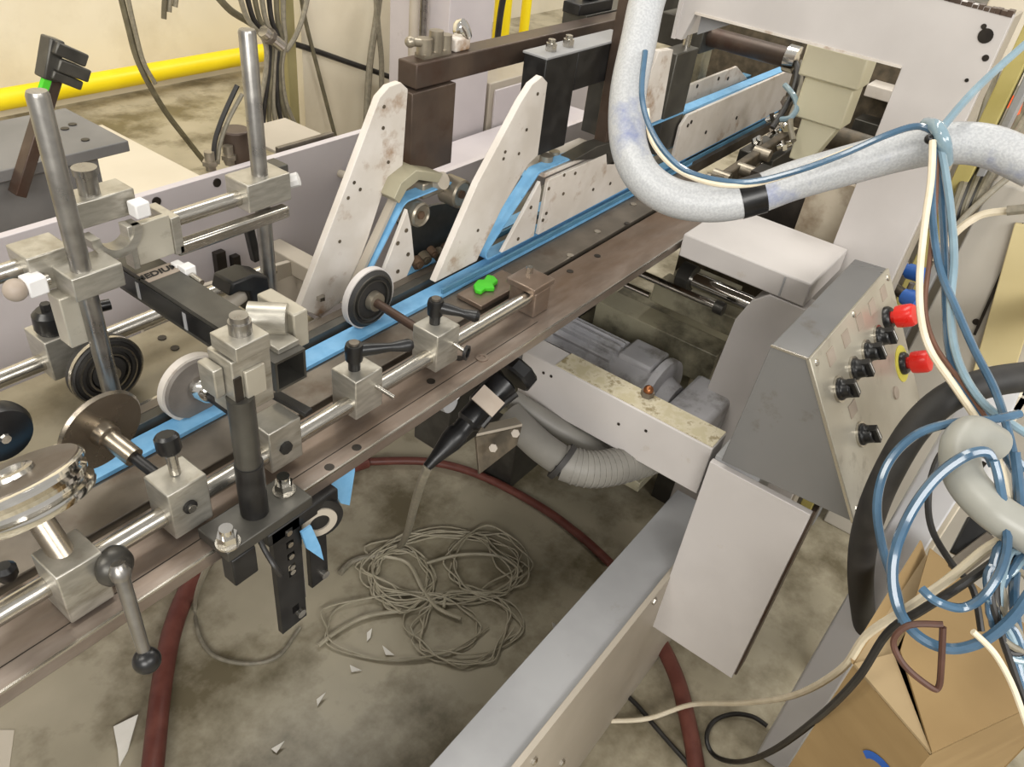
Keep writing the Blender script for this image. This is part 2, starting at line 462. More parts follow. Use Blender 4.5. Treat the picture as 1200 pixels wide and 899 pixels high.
A = thing('belt_carrier', 'white sloped nose arm with blue belt and two pulleys, the rear one', 'carrier', (.7, .79, .85))
obj('nose_plate', S().prism(ARM, 'xz', .79, .802), paint_dirty, A, .001)
for px, py in ((415, 214), (422, 222), (408, 232), (455, 190), (449, 150), (398, 283), (450, 125)):
    q = at(px, py, y=.7895); obj('screw', S().cyl(q, q + Vector((0, -.0008, 0)), .0028, n=8), dirt_iron, A)
obj('belt', S().ribbon(belt_loop([(.748, .858, .012), (.838, .957, .022), (.95, .958, .022), (1.02, .93, .012), (2.2, .90, .012), (2.2, .86, .012)]), .768, .792, .003), blue, A)
obj('channel_edge', S().prism([(.715, .846), (.722, .846), (.826, .992), (.819, .992)], 'xz', .775, .789), paint_beige, A)
obj('inner_plate', S().prism([(.760, .860), (.822, .972), (.832, .940), (.842, .880), (.818, .843)], 'xz', .758, .765), paint_dirty, A, .001)
for px, py in ((466, 285), (478, 298), (466, 318), (476, 270)):
    q = at(px, py, y=.7575); obj('screw', S().cyl(q, q + Vector((0, -.0012, 0)), .0035, n=8), dirt_iron, A)
for cx, cz, rr in ((.850, .955, .020), (.948, .961, .024)):
    w_ = obj('pulley', S().rev((cx, .790, cz), (0, -1, 0), [(rr * .7, 0), (rr, .002), (rr, .034), (rr * .88, .037), (rr * .8, .034), (rr * .3, .033)], 28), wheel_pulley, A)
    obj('pulley_bolt', S().rev((cx, .757, cz), (0, -1, 0), [(.007, -.002), (.007, .004)], 6), rust, w_)
obj('rear_plate', S().prism([(.850, .925), (.93, .93), (1.05, .908), (1.10, .885), (1.02, .835), (.88, .835)], 'xz', .802, .808), black_grey, A)
obj('guard', S().prism([(.797, .995), (.811, 1.016), (.844, 1.027), (.905, 1.006), (.895, .993), (.850, 1.010), (.824, 1.002), (.808, .984)], 'xz', .762, .83), olive_steel, A, .001)
obj('bearing_block', S().box(.875, .925, .775, .815, .965, .992), wheel_pulley, A, .003)
obj('bearing_cap', S().cyl((.91, .78, .985), (.91, .765, .992), .014), paint_beige, A)
ch = random.Random(3)
for k in range(9):
    x = .85 + k * .018; z = .868 + ch.uniform(-.006, .012); r_ = ch.uniform(.007, .012)
    obj('chain_link', S().cyl((x, .755, z), (x + .004, .768, z + .004), r_, n=12).cyl((x, .752, z), (x, .757, z), r_ * .5, n=8), dirt_iron if k % 2 else rust, A)
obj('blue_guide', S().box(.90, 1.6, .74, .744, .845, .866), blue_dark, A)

B = thing('belt_carrier', 'white sloped nose arm with blue belt, the front one ending at the deck', 'carrier', (.9, .7, .85))
ARMB = [(.827, .868), (.93, .868), (.985, .945), (1.045, 1.005), (1.072, 1.015), (1.072, 1.134), (1.055, 1.146), (1.03, 1.138), (1.005, 1.115), (.915, 1.009)]
obj('nose_plate', S().prism([(x, z) for x, z in ARMB], 'xz', .70, .712), paint_dirty, B, .001)
for px, py in ((592, 178), (590, 186), (608, 180), (617, 152), (630, 110), (612, 232), (560, 270)):
    q = at(px, py, y=.6995); obj('screw', S().cyl(q, q + Vector((0, -.0008, 0)), .0028, n=8), dirt_iron, B)
obj('belt', S().ribbon(belt_loop([(.962, .872, .010), (1.088, .966, .018), (1.14, .972, .012), (2.25, .962, .012), (2.25, .868, .012)]), .698, .722, .003), blue, B)
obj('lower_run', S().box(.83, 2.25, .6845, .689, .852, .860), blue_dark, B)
obj('side_plate', S().prism([(.985, .868), (1.075, .972), (1.082, .955), (1.078, .868)], 'xz', .690, .697), paint_dirty, B, .001)
obj('side_plate', S().prism([(1.092, .866), (1.10, .968), (1.29, .968), (1.30, .945), (1.32, .945), (1.335, .962), (1.38, .962), (1.56, .870)], 'xz', .690, .697), paint_dirty, B, .001)
obj('side_plate', S().prism([(1.60, .866), (1.60, .955), (1.625, .975), (2.25, .975), (2.25, .866)], 'xz', .690, .697), paint_dirty, B, .001)
for px, py in ((661, 205), (674, 203), (660, 227), (643, 221), (640, 250), (695, 222), (715, 215), (622, 243), (636, 258), (607, 280)):
    q = at(px, py, y=.6895); obj('screw', S().cyl(q, q + Vector((0, -.0012, 0)), .0032, n=8), dirt_iron, B)
for px, py in ((827, 155), (863, 138), (806, 147), (810, 143)):
    q = at(px, py, y=.6895); obj('screw', S().cyl(q, q + Vector((0, -.0012, 0)), .0045, n=8), screw_dark, B)
obj('top_cover', S().box(1.10, 1.30, .70, .76, .968, .976), paint_dirty, B, .001)
obj('top_fitting', S().cyl((1.13, .72, .976), (1.13, .72, .995), .012).cyl((1.17, .73, .976), (1.17, .73, .99), .01), wheel_pulley, B)

Cc = thing('belt_carrier', 'far white belt carrier plate seen through the bridge opening', 'carrier', (1.9, .79, .85))
obj('side_plate', S().prism([(1.8, .93), (1.82, .978), (2.1, .978), (2.2, .93)], 'xz', .79, .797), paint_dirty, Cc, .001)
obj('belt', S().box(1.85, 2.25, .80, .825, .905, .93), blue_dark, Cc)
for px, py in ((842, 92), (817, 101), (853, 92)):
    q = at(px, py, y=.7895); obj('screw', S().cyl(q, q + Vector((0, -.0012, 0)), .005, n=8), screw_dark, Cc)
C2 = thing('carrier_arm', 'white upright arm with a black block, just right of the big hose', 'arm', (1.5, .7, .98))
obj('plate', S().prism([(1.425, 1.10), (1.44, 1.13), (1.50, 1.125), (1.515, .985), (1.435, .985)], 'xz', .70, .715), paint_dirty, C2, .001)
obj('block', S().box(1.525, 1.62, .70, .74, .905, 1.112), black_grey, C2, .002)
obj('stud', S().cyl((1.60, .72, 1.112), (1.60, .72, 1.14), .008), steel_bright, C2)

# hanger blocks, brown tubes
t = thing('hanger_block', 'dark brown steel block under the start of the brown tube', 'block', (.91, .81, 1.0))
obj('block', S().box(.865, .963, .795, .835, .998, 1.127), brown_tube, t, .0015)
t = thing('square_tube', 'long brown square tube crossing above the white arms', 'tube', (1.1, .82, 1.13))
obj('tube', S().box(.878, 1.60, .80, .838, 1.129, 1.165), brown_tube, t, .002)
v = thing('grease_fitting', 'beige multi-lobed grease fitting on the end of the brown tube', 'fitting', (.92, .82, 1.165))
obj('body', S().box(.905, .965, .81, .83, 1.165, 1.172).cyl((.915, .82, 1.17), (.915, .82, 1.192), .012).cyl((.94, .82, 1.17), (.94, .82, 1.20), .011).cyl((.96, .82, 1.17), (.96, .82, 1.192), .011), wheel_pulley, v)
obj('nipple', S().cyl((.905, .82, 1.187), (.888, .822, 1.19), .006).sph((.886, .822, 1.19), .008), wheel_pulley, v)
v = thing('round_fitting', 'shiny round metal knob on the brown tube, by the violet column', 'knob', (1.0, .82, 1.165))
obj('foot', S().box(.975, 1.01, .81, .835, 1.165, 1.185), paint_dirty, v, .003)
obj('head', S().rev((1.005, .825, 1.19), (.3, -.8, .5), [(.008, -.012), (.016, -.006), (.018, 0), (.016, .008), (.006, .010)], 20), chrome, v)
t = thing('hanger_bracket', 'black steel bracket with a bolted top arm above the front carrier', 'bracket', (1.15, .73, 1.0))
obj('upright', S().box(1.092, 1.185, .72, .765, 1.0, 1.16), black, t, .002)
obj('arm', S().box(1.185, 1.36, .72, .765, 1.095, 1.16), black, t, .002)
obj('top_plate', S().box(1.09, 1.36, .718, .767, 1.16, 1.164), paint_grey, t, .001)
for x in (1.13, 1.18):
    obj('bolt', S().cyl((x, .74, 1.164), (x, .74, 1.176), .0095, n=6).cyl((x, .74, 1.176), (x, .74, 1.182), .006, n=10), steel_bright, t)
obj('web', S().box(1.30, 1.345, .725, .76, .99, 1.10), black_grey, t, .002)
t = thing('vertical_slide', 'tall dark slide bar standing left of the big braided hose', 'bar', (1.32, .70, .95))
obj('bar', S().box(1.285, 1.345, .695, .72, .985, 1.42), brown_tube, t, .002)
obj('shoe', S().prism([(1.17, .985), (1.25, .992), (1.35, .985), (1.35, .945), (1.325, .938), (1.30, .945), (1.295, .968), (1.24, .97)], 'xz', .69, .72), black_grey, t, .001)
obj('side_rod', S().cyl((1.37, .70, 1.02), (1.37, .70, 1.16), .008).cyl((1.37, .70, 1.0), (1.37, .70, 1.02), .014), steel_dark, t)
obj('valve', S().box(1.355, 1.40, .69, .72, .96, 1.0).cyl((1.38, .69, .98), (1.38, .675, .98), .012), black_pl, t, .002)
obj('fitting', S().cyl((1.39, .70, 1.0), (1.39, .69, 1.03), .007).cyl((1.365, .69, 1.05), (1.365, .68, 1.06), .008), chrome, t)
t = thing('upper_rail', 'dark rail with a small black carriage behind the tall slide bar', 'rail', (1.6, .86, 1.14))
obj('rail', S().box(1.40, 1.95, .845, .90, 1.14, 1.165), black_grey, t, .001)
obj('carriage', S().box(1.38, 1.50, .85, .89, 1.165, 1.185), black, t, .002)
obj('post', S().box(1.43, 1.46, .86, .88, 1.185, 1.23), black, t, .002)
obj('sign_plate', S().box(1.36, 1.44, .90, .905, 1.19, 1.26), white_tag, t)

# ------------------------------------------------------------------ machinery beyond the bridge
t = thing('milky_tank', 'milky cream plastic container hanging in the bridge opening', 'container', (1.82, .48, .93))
obj('upper', S().box(1.78, 1.86, .405, .535, 1.075, 1.14), tank_m, t, .004)
obj('middle', S().box(1.785, 1.855, .412, .52, .99, 1.075), tank_m, t, .004)
obj('lower', S().prism([(.50, .99), (.42, .99), (.455, .90), (.50, .90)], 'yz', 1.79, 1.85), tank_m, t, .003)
t = thing('cross_shaft', 'dark brown shaft with a collar under the bridge plate', 'shaft', (1.9, .7, 1.08))
obj('shaft', S().cyl((1.9, .92, 1.075), (1.9, .60, 1.075), .022), brown_tube, t)
obj('collar', S().rev((1.9, .605, 1.075), (0, -1, 0), [(.03, 0), (.03, .025), (.012, .03)], 20), chrome, t)
obj('guard', S().box(1.86, 1.95, .80, .93, 1.04, 1.11), black_grey, t, .003)
t = thing('pneumatic_valves', 'cluster of shiny fittings left of the milky container', 'valve', (1.9, .56, .9))
for i in range(12):
    x = 1.86 + random.random() * .14; y = .55 + random.random() * .09; z = .84 + .14 * random.random()
    a = Vector((random.uniform(-1, 1), random.uniform(-1, 0), random.uniform(-.3, 1))).normalized()
    obj('fitting', S().cyl((x, y, z), Vector((x, y, z)) + a * .035, .008, n=10).rev(Vector((x, y, z)) + a * .012, a, [(.014, 0), (.014, .01)], 6), chrome, t)
obj('manifold', S().box(1.86, 2.02, .55, .64, .80, .86), black_grey, t, .003)
for i_, (lb_, pts_, m_2) in enumerate((
        ('black cable drooping left of the milky container', ((926, 62, 1.8), (934, 80, 1.76), (930, 105, 1.74), (918, 130, 1.74), (905, 150, 1.74)), cab_black),
        ('grey cable curling down beside the milky container', ((936, 66, 1.8), (938, 92, 1.76), (934, 118, 1.73), (926, 142, 1.72), (930, 165, 1.7)), cab_grey),
        ('blue tube short loop among the shiny fittings', ((920, 100, 1.76), (930, 112, 1.73), (934, 126, 1.72), (926, 138, 1.72), (914, 140, 1.74)), tube_pale))):
    cable('loose_cable', lb_, 'cable', pix(pts_), .0065, m_2)
t = thing('linkage', 'greasy iron linkage under the far belt carrier', 'linkage', (1.75, .6, .8))
obj('arm', S().bar((1.66, .60, .84), (1.95, .56, .90), .02, .03), dirt_iron, t, .003)
obj('arm', S().bar((1.70, .66, .80), (1.78, .52, .86), .02, .03), dirt_iron, t, .003)
for p_ in ((1.68, .60, .85), (1.74, .57, .86), (1.82, .57, .88), (1.72, .63, .82)):
    obj('joint', S().cyl(Vector(p_) - Vector((0, .02, 0)), Vector(p_) + Vector((0, .02, 0)), .014, n=14), wheel_pulley, t)
t = thing('far_machine_body', 'dark greasy machine block behind the bridge opening', 'machine', (2.3, .6, 0))
obj('body', S().box(1.70, 2.9, .38, .66, 0, .80), dirt_iron, t, .004)
obj('back_wall', S().box(2.35, 2.6, .30, 1.1, .8, 1.05), dirt_iron, t, .004)
for k in range(4): obj('ledge', S().box(2.28, 2.36, .36, .50, .68 + .09 * k, .71 + .09 * k), paint_dirty if k % 2 else black_grey, t, .002)
obj('roller', S().cyl((2.1, .50, .88), (2.1, .36, .88), .03), dirt_iron, t)
obj('green_post', S().box(1.98, 2.03, .84, .88, .8, 1.12), olive_steel, t, .002)
t = thing('dirty_side_plate', 'stained whitish plate left of the bridge leg', 'plate', (1.58, .36, .4))
obj('plate', S().box(1.545, 1.56, .285, .375, .3, .97), mat('stained_white', '#a09582', '#b9af9d', .6, scale=9, c3='#6d5a44', s3=8, t3=(.48, .68)), t, .001)
obj('dark_window', S().box(1.56, 1.62, .375, .50, .80, .93), screw_dark, t)

# ------------------------------------------------------------------ bridge plate, cross tube, legs
g = thing('bridge_plate', 'big light grey upright bridge plate across the machine', 'plate', (1.51, .3, 0))
obj('sheet', S().prism([(.700, 1.42), (.703, 1.145), (.688, 1.145), (.672, 1.195), (.286, 1.195), (.284, .02), (.166, .02), (.160, 1.305), (.30, 1.312), (.40, 1.42)], 'yz', 1.5, 1.52), paint, g, .001)
obj('end_flange', S().box(1.495, 1.62, .700, .708, 1.145, 1.42), paint, g)
obj('bracket', S().prism([(.672, 1.193), (.672, 1.155), (.60, 1.193)], 'yz', 1.53, 1.55), paint_grey, g)
obj('side_flange', S().box(1.52, 1.60, .160, .166, .02, 1.30), paint_beige, g)
for px, py, rr in ((1155, 42, .011), (1155, 68, .005), (1133, 94, .003), (1153, 31, .004)):
    q = at(px, py, x=1.4995); obj('hole', S().cyl(q, q + Vector((-.001, 0, 0)), rr, n=16), screw_dark, g)
ed = S()
for k in range(16): ed.box(1.499, 1.521, .162 + k * .0085, .169 + k * .0085 + random.random() * .003, 1.301 + k * .0003, 1.307 + random.random() * .003)
obj('worn_edging', ed, brown_tube, g)
obj('lower_hem', S().box(1.497, 1.5, .286, .672, 1.195, 1.199), paint_dirty, g)

t = thing('cross_tube', 'wide white box tube from the rail to the bridge leg', 'tube', (1.4, .4, .83))
obj('tube', S().box(1.30, 1.498, .255, .505, .826, .872), paint, t, .003)
obj('weld_line', S().box(1.298, 1.3, .30, .303, .83, .868), paint_grey, t)
t = thing('upright_slab', 'white upright leg slab under the box tube, left of the control box', 'leg', (1.33, .3, 0))
obj('slab', S().prism([(.225, .824), (.318, .824), (.345, .80), (.363, .75), (.372, .60), (.381, .02), (.225, .02)], 'yz', 1.30, 1.35), paint, t, .002)
t = thing('cross_beam', 'white horizontal beam from below the rail to the pedestal', 'beam', (1.03, .44, .59))
obj('beam', S().box(1.0, 1.055, .248, .63, .588, .690), paint, t, .002)
obj('worn_top', S().box(1.004, 1.055, .25, .56, .690, .6915), mat('chipped_paint', '#b3a98b', '#cfc7b2', .6, scale=40, c3='#8f8262', s3=40, t3=(.52, .62)), t)
for px, py in ((637, 437), (646, 441), (725, 497), (757, 505)):
    q = at(px, py, x=.9995); obj('chip', S().cyl(q, q + Vector((-.0008, 0, 0)), .003, n=7), screw_dark, t)
t = thing('floor_beam', 'long grey floor beam with a bright front lip, bottom centre', 'beam', (.7, .29, 0))
obj('front_plate', S().box(-.2, 1.19, .236, .246, 0, .41), paint_beige, t, .001)
obj('top_plate', S().box(-.2, 1.19, .246, .335, .393, .401), paint_grey, t, .001)
obj('back_plate', S().box(-.2, 1.19, .327, .335, 0, .393), paint_grey, t, .001)
for px, py in ((766, 704), (625, 891), (658, 893)):
    q = at(px, py, y=.236); obj('bolt', S().rev(q, (0, -1, 0), [(.007, 0), (.007, .004), (.003, .006)], 6), steel_bright, t)

# ------------------------------------------------------------------ pedestal and control box
t = thing('pedestal_panel', 'white rectangular sheet panel under the control box', 'panel', (.98, .15, .27))
obj('sheet', S().box(.97, .982, .072, .238, .264, .69), paint, t, .001)
obj('side_fold', S().box(.982, 1.02, .068, .0745, .264, .69), brown_tube, t)
obj('tab', S().box(.972, .99, .236, .262, .34, .40), paint, t, .001)
obj('rear_arm', S().box(.982, 1.08, .16, .236, .45, .698), paint_grey, t, .002)

k = thing('control_box', 'grey sheet-metal control box with sloped knob panel', 'control box', (1.15, .12, .70))
prof = [(.212, .926), (.16, .93), (.017, .716), (.222, .702)]
obj('housing', S().prism(prof, 'yz', .97, 1.34), box_metal, k, .0012)
nv = Vector((0, -.8315, .5556)); dv = Vector((0, -.5556, -.8315)); X3 = Vector((1, 0, 0))
def fp(x, u, h=0):
    """point on the sloped face: x along the box, u 0..1 down the face, h off the face"""
    return Vector((x, .16 - .143 * u, .93 - .214 * u)) + nv * h
obj('face_plate', S().obox(fp(1.155, .5, .001), X3 * .186, dv * .1285, nv * .002), face_metal, k, .0008)
obj('edge_trim', S().bar(fp(.969, 0, 0), fp(.969, 1, 0), .004, .004), steel_bright, k)
obj('edge_trim', S().bar((.969, .212, .926), (.969, .16, .93), .003, .003), steel_bright, k)
for x, u in ((.985, .05), (1.325, .05), (.985, .95), (1.325, .95), (1.15, .03), (1.24, .95)):
    obj('screw', S().rev(fp(x, u, .003), nv, [(.0055, 0), (.005, .002), (.002, .003)], 10), steel_bright, k)
for x in (1.035, 1.10, 1.165, 1.228, 1.29):
    obj('label_plate', S().obox(fp(x, .10, .0035), X3 * .013, dv * .011, nv * .0008), plaque, k)
obj('label_plate', S().obox(fp(1.06, .47, .0035), X3 * .014, dv * .010, nv * .0008), plaque, k)


def knob(x, u):
    o = obj('selector_knob', S().rev(fp(x, u, .003), nv, [(.0165, 0), (.0165, .006), (.0145, .008), (.0135, .011), (.013, .018), (.011, .020)], 22)
            .obox(fp(x, u, .024), dv * .0125 + X3 * .004, (X3 * .0055 - dv * .0018), nv * .006), black_pl, k, .0006)
    obj('bezel_ring', S().ring(fp(x, u, .003), nv, .0195, .0165, .004), steel_bright, o)
    obj('pointer_mark', S().obox(fp(x, u, .0302), dv * .009 + X3 * .003, X3 * .001, nv * .0004), white_tag, o)


for x in (1.03, 1.098, 1.160, 1.220): knob(x, .29)
knob(1.063, .64)


def button(x, u, plate):
    o = obj('red_button', S().rev(fp(x, u, .006), nv, [(.010, 0), (.010, .012), (.0175, .014), (.0185, .020), (.0185, .036), (.016, .041), (.004, .042)], 26), red, k)
    obj('collar', S().rev(fp(x, u, .003), nv, [(.019, 0), (.019, .006), (.016, .010)], 22), black_pl, o)
    if plate: obj('yellow_disc', S().rev(fp(x, u, .003), nv, [(.031, 0), (.031, .0012)], 30), yellow_ring, o)


button(1.275, .25, False)
button(1.295, .60, True)
obj('slotted_lens', S().rev(fp(1.235, .70, .003), nv, [(.011, 0), (.011, .003), (.008, .004)], 18), plaque, k)

# ------------------------------------------------------------------ under the bridge: motor, shafts, duct
m_ = thing('electric_motor', 'grey finned electric motor under the brown rail', 'motor', (1.25, .58, .42))
MX, MZ = 1.25, .53
obj('body', S().cyl((MX, .71, MZ), (MX, .46, MZ), .074, n=32), motor_m, m_)
for i in range(24):
    a = 2 * math.pi * i / 24; d_ = Vector((math.cos(a), 0, math.sin(a)))
    obj('cooling_fin', S().obox(Vector((MX, .625, MZ)) + d_ * .077, Vector((0, .07, 0)), d_ * .008, d_.cross(Vector((0, 1, 0))) * .0022), motor_m, m_)
obj('fan_cowl', S().rev((MX, .71, MZ), (0, 1, 0), [(.084, 0), (.084, .04), (.07, .055), (.02, .058)], 28), motor_m, m_)
obj('terminal_box', S().box(MX - .02, MX + .06, .47, .55, MZ + .02, MZ + .082), motor_m, m_, .006)
obj('end_flange', S().rev((MX, .46, MZ), (0, -1, 0), [(.095, 0), (.095, .016), (.06, .018), (.05, .045), (.02, .05)], 30), motor_m, m_)
obj('gearbox', S().box(MX - .07, MX + .09, .32, .41, MZ - .09, MZ + .05), motor_m, m_, .01)
obj('foot', S().box(MX - .08, MX + .08, .48, .68, MZ - .095, MZ - .07), motor_m, m_, .002)

t = thing('motor_bed', 'oily olive steel bed plates around the electric motor', 'bed', (1.4, .5, .3))
obj('plate', S().box(1.12, 1.66, .39, .79, .405, .43), olive_steel, t, .002)
obj('step', S().box(1.39, 1.46, .40, .70, .52, .60), olive_steel, t, .002)
obj('step', S().box(1.45, 1.52, .40, .60, .62, .665), olive_steel, t, .002)
obj('riser', S().box(1.42, 1.66, .45, .75, .43, .52), olive_steel, t, .002)
obj('cover', S().box(1.445, 1.50, .425, .56, .70, .715), olive_steel, t, .002)
obj('leg', S().box(1.55, 1.62, .42, .50, 0, .405), black_grey, t)
obj('leg', S().box(1.55, 1.62, .68, .76, 0, .405), black_grey, t)
t = thing('drive_shaft', 'thin polished shaft under the brown rail, beside the motor', 'shaft', (1.4, .53, .7))
obj('shaft', S().cyl((1.404, .66, .70), (1.404, .43, .70), .0085), chrome, t)
obj('collar', S().cyl((1.404, .44, .70), (1.404, .42, .70), .014), black_grey, t)
t = thing('drive_shaft', 'lower thin polished shaft nearest the finned motor', 'shaft', (1.34, .55, .69))
obj('shaft', S().cyl((1.345, .66, .695), (1.345, .56, .695), .006), chrome, t)
t = thing('drive_shaft', 'thick polished shaft just under the white box tube', 'shaft', (1.46, .44, .7))
obj('shaft', S().cyl((1.46, .52, .705), (1.46, .30, .705), .018, n=24), chrome, t)
obj('bearing', S().cyl((1.46, .52, .705), (1.46, .55, .705), .03, n=20), black_grey, t)
q = at(757, 468, x=1.045); q.z = .6915
t = thing('copper_fitting', 'small copper pipe fitting standing on the white cross beam', 'fitting', q)
obj('dome', S().sph(q + Vector((0, 0, .012)), .009, 14), copper, t)
obj('nut', S().rev(q, (0, 0, 1), [(.012, 0), (.012, .010)], 6), steel_dark, t)
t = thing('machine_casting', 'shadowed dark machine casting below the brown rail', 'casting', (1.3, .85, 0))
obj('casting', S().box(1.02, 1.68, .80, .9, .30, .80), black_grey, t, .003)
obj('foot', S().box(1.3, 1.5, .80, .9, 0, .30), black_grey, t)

duct_m = mat('duct_grey', '#77746e', '#84817a', .5, scale=10)
d_ = thing('suction_duct', 'grey flexible duct elbow under the white cross beam', 'duct', (1.1, .5, .4))
obj('pipe', S().tube(pix([(596, 486, 1.42), (630, 520, 1.4), (662, 543, 1.38)]), .028, 16), duct_m, d_)
obj('flexible_bend', S().tube(pix([(660, 542, 1.38), (690, 550, 1.38), (725, 546, 1.40), (770, 532, 1.44), (800, 515, 1.48)]), .032, 18), duct_m, d_)
dp = spline(pix([(660, 542, 1.38), (690, 550, 1.38), (725, 546, 1.40), (770, 532, 1.44), (800, 515, 1.48)]), 6)
for i in range(3, len(dp) - 1):
    obj('rib', S().tube([dp[i], dp[i] + (dp[i + 1] - dp[i]) * .4], .0335, 18), duct_m, d_)
obj('clamp_band', S().tube(pix([(656, 539, 1.38), (661, 543, 1.38)]), .036, 18), rubber, d_)
cable('black_hose', 'black hose sagging along the underside of the grey duct', 'hose', pix([(650, 548, 1.36), (680, 561, 1.36), (720, 561, 1.38), (765, 548, 1.42), (810, 525, 1.5)]), .006, cab_black)
cable('grey_pipe', 'straight grey pipe tucked beneath the white cross beam', 'pipe', pix([(600, 468, 1.45), (660, 505, 1.45), (712, 533, 1.46)]), .02, duct_m, n=12)
t = thing('angle_bracket', 'rusty brown angle bracket below the rail, left of the duct', 'bracket', at(580, 530, d=1.25))
q = [at(558, 512, d=1.25), at(612, 500, d=1.3), at(606, 522, d=1.3), at(562, 556, d=1.25)]
nn = (q[1] - q[0]).cross(q[3] - q[0]).normalized() * .006
obj('plate', S().add(q + [a + nn for a in q], [(0, 1, 2, 3), (7, 6, 5, 4), (0, 4, 5, 1), (1, 5, 6, 2), (2, 6, 7, 3), (3, 7, 4, 0)]), dirt_iron, t, .001)
q2 = [at(558, 512, d=1.25), at(612, 500, d=1.3), at(604, 492, d=1.33), at(566, 500, d=1.3)]
nn = Vector((0, 0, .006))
obj('shelf', S().add(q2 + [a + nn for a in q2], [(0, 1, 2, 3), (7, 6, 5, 4), (0, 4, 5, 1), (1, 5, 6, 2), (2, 6, 7, 3), (3, 7, 4, 0)]), paint_beige, t, .001)
for px, py in ((578, 525), (604, 508)):
    q = at(px, py, d=1.24); obj('bolt', S().rev(q, -CF, [(.007, -.006), (.007, .004)], 6), steel_dark, t)

# sensor plug with its cable
sp = pix([(592, 447, 1.20), (566, 478, 1.18), (540, 502, 1.17), (518, 524, 1.16), (500, 548, 1.15)])
t = thing('cable_plug', 'black tapered cable plug under the rail with a pale label', 'plug', sp[1])
ax = (sp[4] - sp[0])
obj('body', S().rev(sp[0], ax, [(.020, 0), (.024, .004), (.024, .055), (.020, .06), (.020, .085), (.015, .09), (.015, .105), (.018, .11), (.017, .125), (.009, .16), (.007, ax.length)], 18), black_pl, t)
lb = (sp[0] + sp[1] * 2) / 3
lq = at(572, 470, d=1.14)
obj('label', S().obox(lq, ax.normalized() * .014, ax.normalized().cross(CF).normalized() * .02, ax.normalized().cross(ax.normalized().cross(CF)).normalized() * .002), plaque, t)
obj('lock_nut', S().rev(at(604, 442, d=1.2), ax, [(.026, -.02), (.030, -.016), (.030, 0), (.026, .004)], 8), black_pl, t)
obj('lever', S().tube(pix([(565, 500, 1.15), (585, 478, 1.15), (605, 462, 1.16)]), .005), black, t)
cable('sensor_cable', 'thick grey cable hanging from the black plug to the floor', 'cable',
      pix([(502, 546, 1.15), (494, 565, 1.2), (485, 595, 1.35), (477, 625, 1.55)]) + [at(468, 640, z=.008), at(445, 650, z=.008), at(415, 657, z=.008), at(398, 672, z=.008)], .0075, cab_grey)
t = thing('roller_end', 'pale roller end peeking under the rail edge', 'roller', at(528, 478, d=1.15))
q = at(528, 472, d=1.14)
obj('roller', S().cyl(q, q + Vector((.0, .06, -.01)), .016), paint_grey, t)
obj('tag', S().ring(at(535, 463, d=1.12), (0, -1, 0), .006, .003, .003, 14), white_tag, t)

# ------------------------------------------------------------------ clamp blocks on the front guide rod
def block(x0, x1, y0, y1, z0, z1, label, m=steel_brush):
    t = thing('clamp_block', label, 'clamp', ((x0 + x1) / 2, (y0 + y1) / 2, z0), 'clamp blocks on the front guide rod')
    obj('block', S().box(x0, x1, y0, y1, z0, z1), m, t, .0015)
    return t


t = block(.147, .189, .530, .572, .853, .916, 'aluminium clamp block with the roller stud and a ball-ended lever')
hq = at(128, 663, y=.53)
obj('lever_hub', S().rev(hq + Vector((0, .002, 0)), (.35, -.9, .2), [(.016, 0), (.0185, .003), (.019, .008), (.015, .016), (.009, .019)], 24), black_grey, t)
a0, a1 = at(141, 671, d=.685), at(172, 774, d=.715)
obj('lever_arm', S().cyl(a0, a1, .0068, .0055, n=16).rev(a0, a0 - a1, [(.008, -.006), (.0095, .002), (.006, .009)], 12), steel_pole, t)
obj('ball_knob', S().sph(a1, .0125, 20), black_pl, t)
obj('stud', S().cyl((.167, .548, .90), (.1643, .594, .962), .011, n=20), bronze, t)

rax = Vector((-.002, .04, .078)).normalized()
rc = Vector((.1645, .590, .952))
t = thing('grooved_roller', 'shiny stacked-flange steel roller at the far left edge', 'roller', rc)
obj('roller', S().rev(rc, rax, [(.020, -.006), (.056, -.004), (.058, 0), (.058, .004), (.050, .006), (.050, .010), (.056, .012), (.057, .016), (.053, .019), (.053, .022), (.059, .024), (.059, .027), (.056, .029), (.020, .029)], 56), chrome, t)
obj('top_face', S().rev(rc, rax, [(.056, .029), (.055, .0302), (.02, .0302)], 48), steel_dark, t)
obj('hub', S().rev(rc, rax, [(.020, .029), (.019, .034), (.014, .035), (.012, .031)], 28), steel_bright, t)

t = block(.264, .308, .544, .584, .858, .920, 'aluminium clamp block with a small black knob, under the bronze disc')
obj('screw', S().rev((.284, .544, .892), (0, -1, 0), [(.0075, 0), (.0075, .003), (.004, .004)], 14), black, t)
obj('screw_tip', S().cyl((.284, .541, .892), (.284, .538, .892), .0045), steel_bright, t)
obj('stem', S().cyl((.288, .566, .92), (.290, .572, .945), .0055), steel_bright, t)
obj('knob', S().rev((.290, .572, .943), (.05, .2, 1), [(.010, 0), (.012, .003), (.012, .018), (.009, .021)], 10), black_pl, t)
obj('axle', S().cyl((.272, .660, .922), (.2775, .622, .912), .0105), bronze, t)
obj('pin', S().cyl((.2775, .625, .912), (.284, .575, .900), .006), black, t)
t = thing('disc_wheel', 'bronze-coloured bare steel disc tilted over the blue belt', 'wheel', (.271, .665, .88))
bd = Vector((.10, -.96, -.12)).normalized()
obj('disc', S().rev((.271, .668, .924), bd, [(.012, -.004), (.046, -.003), (.0485, 0), (.046, .003), (.014, .004)], 48), bronze, t)
obj('hub', S().rev((.271, .668, .924), bd, [(.015, .003), (.013, .014), (.008, .016)], 24), bronze, t)

